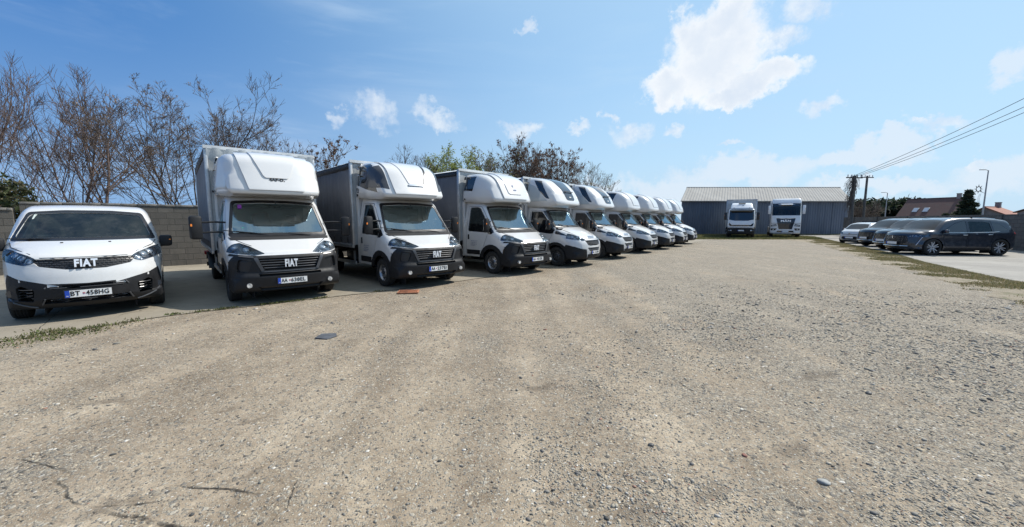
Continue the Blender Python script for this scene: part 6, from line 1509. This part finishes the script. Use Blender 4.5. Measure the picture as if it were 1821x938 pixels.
bare_tree('broad bushy leafless tree with tufts of dry seeds behind the wall beside the first truck', (-14.7, 18.0, 0), 8.3, 47, stems=7, spread=.52, mat='bark', r=.065, upw=.17, levels=5, kids=(4, 5), leaves=([(.24, .18, .13), (.18, .12, .09), (.28, .21, .15)], .035, 6, .05, .05))
bare_tree('smaller leafless tree with dark seed heads rising over the first truck box', (-12.6, 19.6, 0), 7.6, 8, stems=4, spread=.38, mat='bark', r=.07, upw=.2, kids=(4, 6), leaves=(SEED, .06, 9, .05, .025))
bare_tree('thin leafless tree with a few seed heads between the first two trucks', (-9.4, 20.8, 0), 5.9, 77, stems=4, spread=.35, mat='bark', r=.06, upw=.22, kids=(3, 5), leaves=(SEED, .07, 12, .06, .12))
bare_tree('grey leafless bush behind the second truck box', (-6.4, 25.0, 0), 6.2, 14, stems=6, spread=.4, mat='bark', r=.06, upw=.25)
bare_tree('bush just breaking into yellow-green leaf behind the second and third trucks', (-3.7, 26.5, 0), 6.9, 15, stems=6, spread=.35, mat='bark_pale', r=.06, upw=.25, leaves=([(.22, .27, .05), (.16, .21, .05), (.30, .33, .10)], .07, 6, .10, .40), name='leafing_tree')
bare_tree('sparse leafing bush between the yellow-green bush and the dark seed heads', (-1.2, 28.5, 0), 7.2, 19, stems=5, spread=.3, mat='bark_pale', r=.06, upw=.25, leaves=([(.20, .22, .06), (.14, .10, .06)], .07, 4, .10, .22), name='leafing_tree')
bare_tree('leafless tree thick with dark brown seed clusters over the third truck', (.9, 30.5, 0), 8.0, 21, stems=6, spread=.35, mat='bark', r=.07, upw=.25, leaves=(SEED, .08, 9, .06, .10))
bare_tree('leafless tree with dark seed clusters over the first skylight truck', (2.9, 33.2, 0), 7.8, 28, stems=5, spread=.38, mat='bark', r=.08, upw=.22, leaves=(SEED, .08, 9, .07, .10))
bare_tree('pale brown leafless bush left of the pair above the middle trucks', (5.2, 37.5, 0), 7.2, 52, stems=7, spread=.6, mat='bark_pale', r=.07, upw=.18, levels=5, kids=(3, 5))
bare_tree('pale brown leafless tree, last of the row before the grey shed', (8.4, 40.8, 0), 8.6, 37, stems=6, spread=.55, mat='bark_pale', r=.08, upw=.2, levels=5, kids=(3, 5), leaves=([(.22, .27, .05)], .06, 3, .1, .03))
bare_tree('low dark bare bush behind the pole at the shed corner', (45, 50, 0), 4.6, 61, stems=7, spread=.5, mat='bark', r=.06, upw=.15)
# undergrowth along the left wall
rs = np.random.RandomState(9); ln = []; rr = random.Random(5)
for i in range(900):
    t = rr.random(); x, y = lerp(-26, 9, t), 0
    y = lerp(9.5, 16.5, clamp((x + 24) / 11)) if x < -12.5 else 15.6 + (x + 12.5) * .62 if x < -6 else 20.6 + (x + 6) * 1.22
    y += rr.uniform(.5, 5); p = Vector((x, y, 0)); L = rr.uniform(1.4, 3.4); d = Vector((rr.gauss(0, .3), rr.gauss(0, .3), 1)); pts = [p]
    for k in range(6): d = (d + Vector((rr.gauss(0, .16), rr.gauss(0, .16), -.02))).normalized(); pts.append(pts[-1] + d * L / 6)
    ln.append((pts, .016, .004, 3))
    for q in range(4):
        j = rr.randint(1, 5); dd = Vector((rr.gauss(0, 1), rr.gauss(0, 1), .7)).normalized(); pp = [pts[j] + dd * .15 * k + Vector((rr.gauss(0, .03), rr.gauss(0, .03), 0)) for k in range(5)]; ln.append((pp, .007, .003, 3))
tag(tubes('brushwood', ln, 'bark_pale', None), 'tangle of bare brushwood along the back of the left walls', 'brushwood', kind='stuff')
def leafy(name, label, loc, rx, ry, h, n, cols, seed, size=.12, group=None, trunk_h=.3):
    root = thing(name, label, 'shrub' if 'shrub' in name else 'tree', loc, 0, group); rs = np.random.RandomState(seed); m = MB(); rr = random.Random(seed); C = []
    for i in range(7):
        a = rr.uniform(0, 6.28); tip = Vector((math.cos(a) * rx * .5 * rr.random(), math.sin(a) * ry * .5 * rr.random(), h * rr.uniform(.5, .8))); m.tube([(0, 0, 0), tuple(tip * .5 + Vector((0, 0, h * .08))), tuple(tip)], [h * .02, h * .013, h * .005], 'bark', seg=5)
    m.obj('trunk', root); lobes = [(rs.randn() * rx * .40, rs.randn() * ry * .35, h * (trunk_h + (1 - trunk_h) * rs.rand() ** .8 * .88), .25 + .35 * rs.rand()) for _ in range(26)]
    for i in range(n):
        l = lobes[rs.randint(len(lobes))]; u = rs.randn(3); u /= np.linalg.norm(u); q = rs.rand() ** .4 * l[3]; p = (l[0] + u[0] * q * rx * .7, l[1] + u[1] * q * ry * .7, l[2] + u[2] * q * h * .35)
        if p[2] > .05: C.append(p)
    leafset('foliage', C, size, 3, cols, rs, root, size * .8); return root
leafy('evergreen_shrub', 'dense olive green shrub over the low wall at the left edge', (-17.3, 13.1, 0), 1.9, 1.2, 3.2, 1500, [(.10, .12, .045), (.14, .15, .07), (.20, .17, .10), (.07, .085, .035)], 2, .07)
leafy('round_tree', 'dark round-crowned tree beside the lamp, left of the pair', (91, 98, 0), 5.5, 4, 6.6, 2600, [(.03, .045, .022), (.045, .06, .03), (.02, .03, .016)], 4, .42, 'dark trees beyond the right wall', .1)
leafy('round_tree', 'dark rounded tree nearest the brown roof, right of the pair', (97.5, 97, 0), 4, 3.5, 7.2, 2200, [(.03, .045, .022), (.04, .055, .028), (.02, .03, .016)], 6, .42, 'dark trees beyond the right wall', .1)
leafy('round_tree', 'low dark hedge-like tree behind the second pole', (76, 86, 0), 6, 3, 4.6, 1800, [(.035, .045, .025), (.06, .05, .04), (.02, .03, .016)], 16, .35, 'dark trees beyond the right wall', .05)
def conifer(loc, h, rad, label, seed):
    root = thing('conifer', label, 'tree', loc); rs = np.random.RandomState(seed); m = MB(); m.cyl((0, 0, 0), (0, 0, h * .97), h * .022, 'bark', r1=.015, seg=8); m.obj('trunk', root); C, ln = [], []
    z = h * .10
    while z < h * .97:
        f = (z / h); R0 = rad * (1 - f) ** .8 * rs.uniform(.8, 1.12) + .05; k = rs.randint(5, 8)
        for i in range(k):
            a = rs.rand() * 6.28; L = R0 * rs.uniform(.65, 1.1); pts = [Vector((math.cos(a) * L * t, math.sin(a) * L * t, z - .14 * L * math.sin(t * 2.4) + .18 * L * t * t)) for t in (0, .25, .5, .75, 1)]; ln.append((pts, .035, .01, 3))
            for t in np.linspace(.15, 1, 9):
                p = pts[0].lerp(pts[4], t); C += [(p.x, p.y, z - .14 * L * math.sin(t * 2.4) + .18 * L * t * t - .06)] * 3
        z += h * .045
    tubes('branches', ln, 'bark', root); leafset('foliage', C, .20, 3, [(.022, .040, .022), (.035, .055, .03), (.05, .065, .035)], rs, root, .13, .6)
conifer((81.9, 70, 0), 7.3, 2.3, 'dark pointed conifer between the brown-roofed house and the decorated lamp', 3); conifer((78.2, 70, 0), 2.9, 1.2, 'short dark conifer left of the tall conifer', 5)
# ------------------------------------------------------------------ vehicles in their places
def pose(root, front, theta, overhang, z=0., s=1.):
    """front: ground point under the middle of the front bumper; theta: heading, 0 = facing the viewer's -Y, positive turns it to +X"""
    t = R(theta); root.location = (front[0] - math.sin(t) * overhang * s, front[1] + math.cos(t) * overhang * s, z); root.rotation_euler = (0, 0, t - math.pi / 2); root.scale = (s, s, s)
def name_it(root, label, cat='truck', group=None): root['label'] = label; root['category'] = cat; tag(root, None, None, group); return root
v = panel_van(); pose(v, (-6.93, 6.22), 44, .90, .012)
A = nose_cab_a(); ZC = .012; GR = 'white box trucks parked in a row along the wall'
def arms(r, y, x, z, reach, w=.2, h=.42):
    for s in (-1, 1): mirror_unit(r, y, x, z, s, reach, w, h)
t1 = A; t2 = dup(A); t3 = dup(A)
for c in list(t1.children):
    if c.name.startswith('windscreen'):
        for p, d, mt in (((-.30, -.66, 1.93), (.008, .07, .08), 'purple'), ((.02, -.63, 1.47), (.008, .10, .05), 'green_tag'), ((-.38, .02, 1.97), (.008, .06, .05), 'green_tag')): m = MB(); m.box(p, d, mt); m.obj('windscreen_sticker', c)
m = MB(); m.box((-.50, -.25, 1.62), (.16, .34, .40), 'jacket', Matrix.Rotation(.2, 4, 'X'), bev=.08); m.box((-.52, -.18, 1.38), (.14, .30, .30), 'jacket', bev=.08); m.obj('red_jacket', t1)
sleeper(t1, 'plain'); cargo_box(t1, -1.42, 4.7, 1.10, .95, 3.27, gather=True); arms(t1, .93, -.12, 1.50, .38, .2, .46); plate(t1, .985, .455, 'AA 638EL')
sleeper(t2, 'wedge'); cargo_box(t2, -1.42, 4.7, 1.10, .95, 3.17); arms(t2, .93, -.12, 1.50, .22, .19, .44); plate(t2, .985, .455, 'AA 237EI')
sleeper(t3, 'vpanel'); cargo_box(t3, -1.42, 4.7, 1.10, .95, 3.24); arms(t3, .93, -.12, 1.48, .10, .18, .40); plate(t3, .985, .455, 'AA 451EK')
for t in (t2, t3):                                       # faded company lettering low on the door
    m = MB()
    for i, (w, zz) in enumerate(((.34, .98), (.28, .93), (.30, .88), (.22, .84))):
        for k in range(int(w / .02)):
            if (k * 7 + i * 3) % 5: m.box((-.92 + k * .02, -1.040, zz), (.013, .002, .014), 'logo_blue')
    m.obj('door_lettering', t)
m = MB(); m.box((-.12, .62, 1.62), (.008, .09, .08), 'paper'); m.obj('windscreen_sticker', t2)
pose(t1, (-4.34, 7.55), 41, .98, ZC, .985); pose(t2, (-1.80, 9.36), 43.5, .98, ZC); pose(t3, (.78, 11.68), 46, .98, ZC)
name_it(t1, 'white box truck with plain white sleeper pod and wrinkled grey tarp, beside the van', group=GR)
name_it(t2, 'white box truck with dark wedge windows on its sleeper pod, second of the row', group=GR)
name_it(t3, 'white box truck with black square pod window and raised panel, third of the row', group=GR)
B = nose_cab_b()
def finish_b(r, kind):
    sleeper(r, kind); cargo_box(r, -1.42, 4.7, 1.08, .95, 3.12 if kind == 'round_far' else 3.20, wk='dark'); arms(r, .92, -.25, 1.46, .12, .18, .36); plate(r, 1.05, .50, 'AA 512EM')
b2 = dup(B); finish_b(B, 'iveco_skylight'); finish_b(b2, 'round_far')
sp = [((2.98, 13.76), B, 'white box truck with dark roof window, the nearer of the two with roof windows'),
      ((5.06, 16.50), None, 'white box truck with dark roof window, the farther of the two with roof windows'),
      ((7.26, 19.45), b2, 'white truck with rounded all-white pod, nearest of the four rounded-pod trucks'),
      ((9.20, 21.95), None, 'white truck with rounded pod, second of the four before the shed'),
      ((11.0, 24.3), None, 'white truck with rounded pod, third of the four before the shed'),
      ((12.9, 27.0), None, 'white truck with rounded pod, last and smallest of the row before the shed')]
for i, (f, r, lab) in enumerate(sp):
    if r is None: r = dup(B if i < 2 else b2)
    pose(r, f, 51 + (i * .4), 1.04, ZC); name_it(r, lab, group=GR)
e = rigid_truck(); pose(e, (20.95, 35.4), -29, .20); name_it(e, 'white flat-fronted lorry with grey box and neon vest in the cab, left before the shed')
t = tractor_truck(); pose(t, (26.0, 36.8), -31, .06); name_it(t, 'tall white tractor unit with big dark tapering grille, right before the shed')
S = suv(); GS = 'dark cars parked side by side along the right wall'
cars = [((18.68, 18.95), -93.5, 'dark blue-grey estate car with silver wheels, nearest of the three dark cars', S), ((20.55, 21.55), -93, 'dark blue-grey car, middle one of the three dark cars', None), ((22.2, 24.4), -92, 'dark blue-grey car, farthest of the three and next to the white hatchback', None)]
for f, th, lab, r in cars:
    r = r or dup(S); pose(r, f, th, .93, .010, 1.06); name_it(r, lab, 'car', GS)
h = hatchback(); pose(h, (24.1, 27.6), -72, .59, .010); name_it(h, 'small white hatchback, last of the parked cars beside the shed corner', 'car')
h2 = dup(h); pose(h2, (26.3, 29.5), -74, .59, .010); name_it(h2, 'second white car mostly hidden behind the white hatchback', 'car')
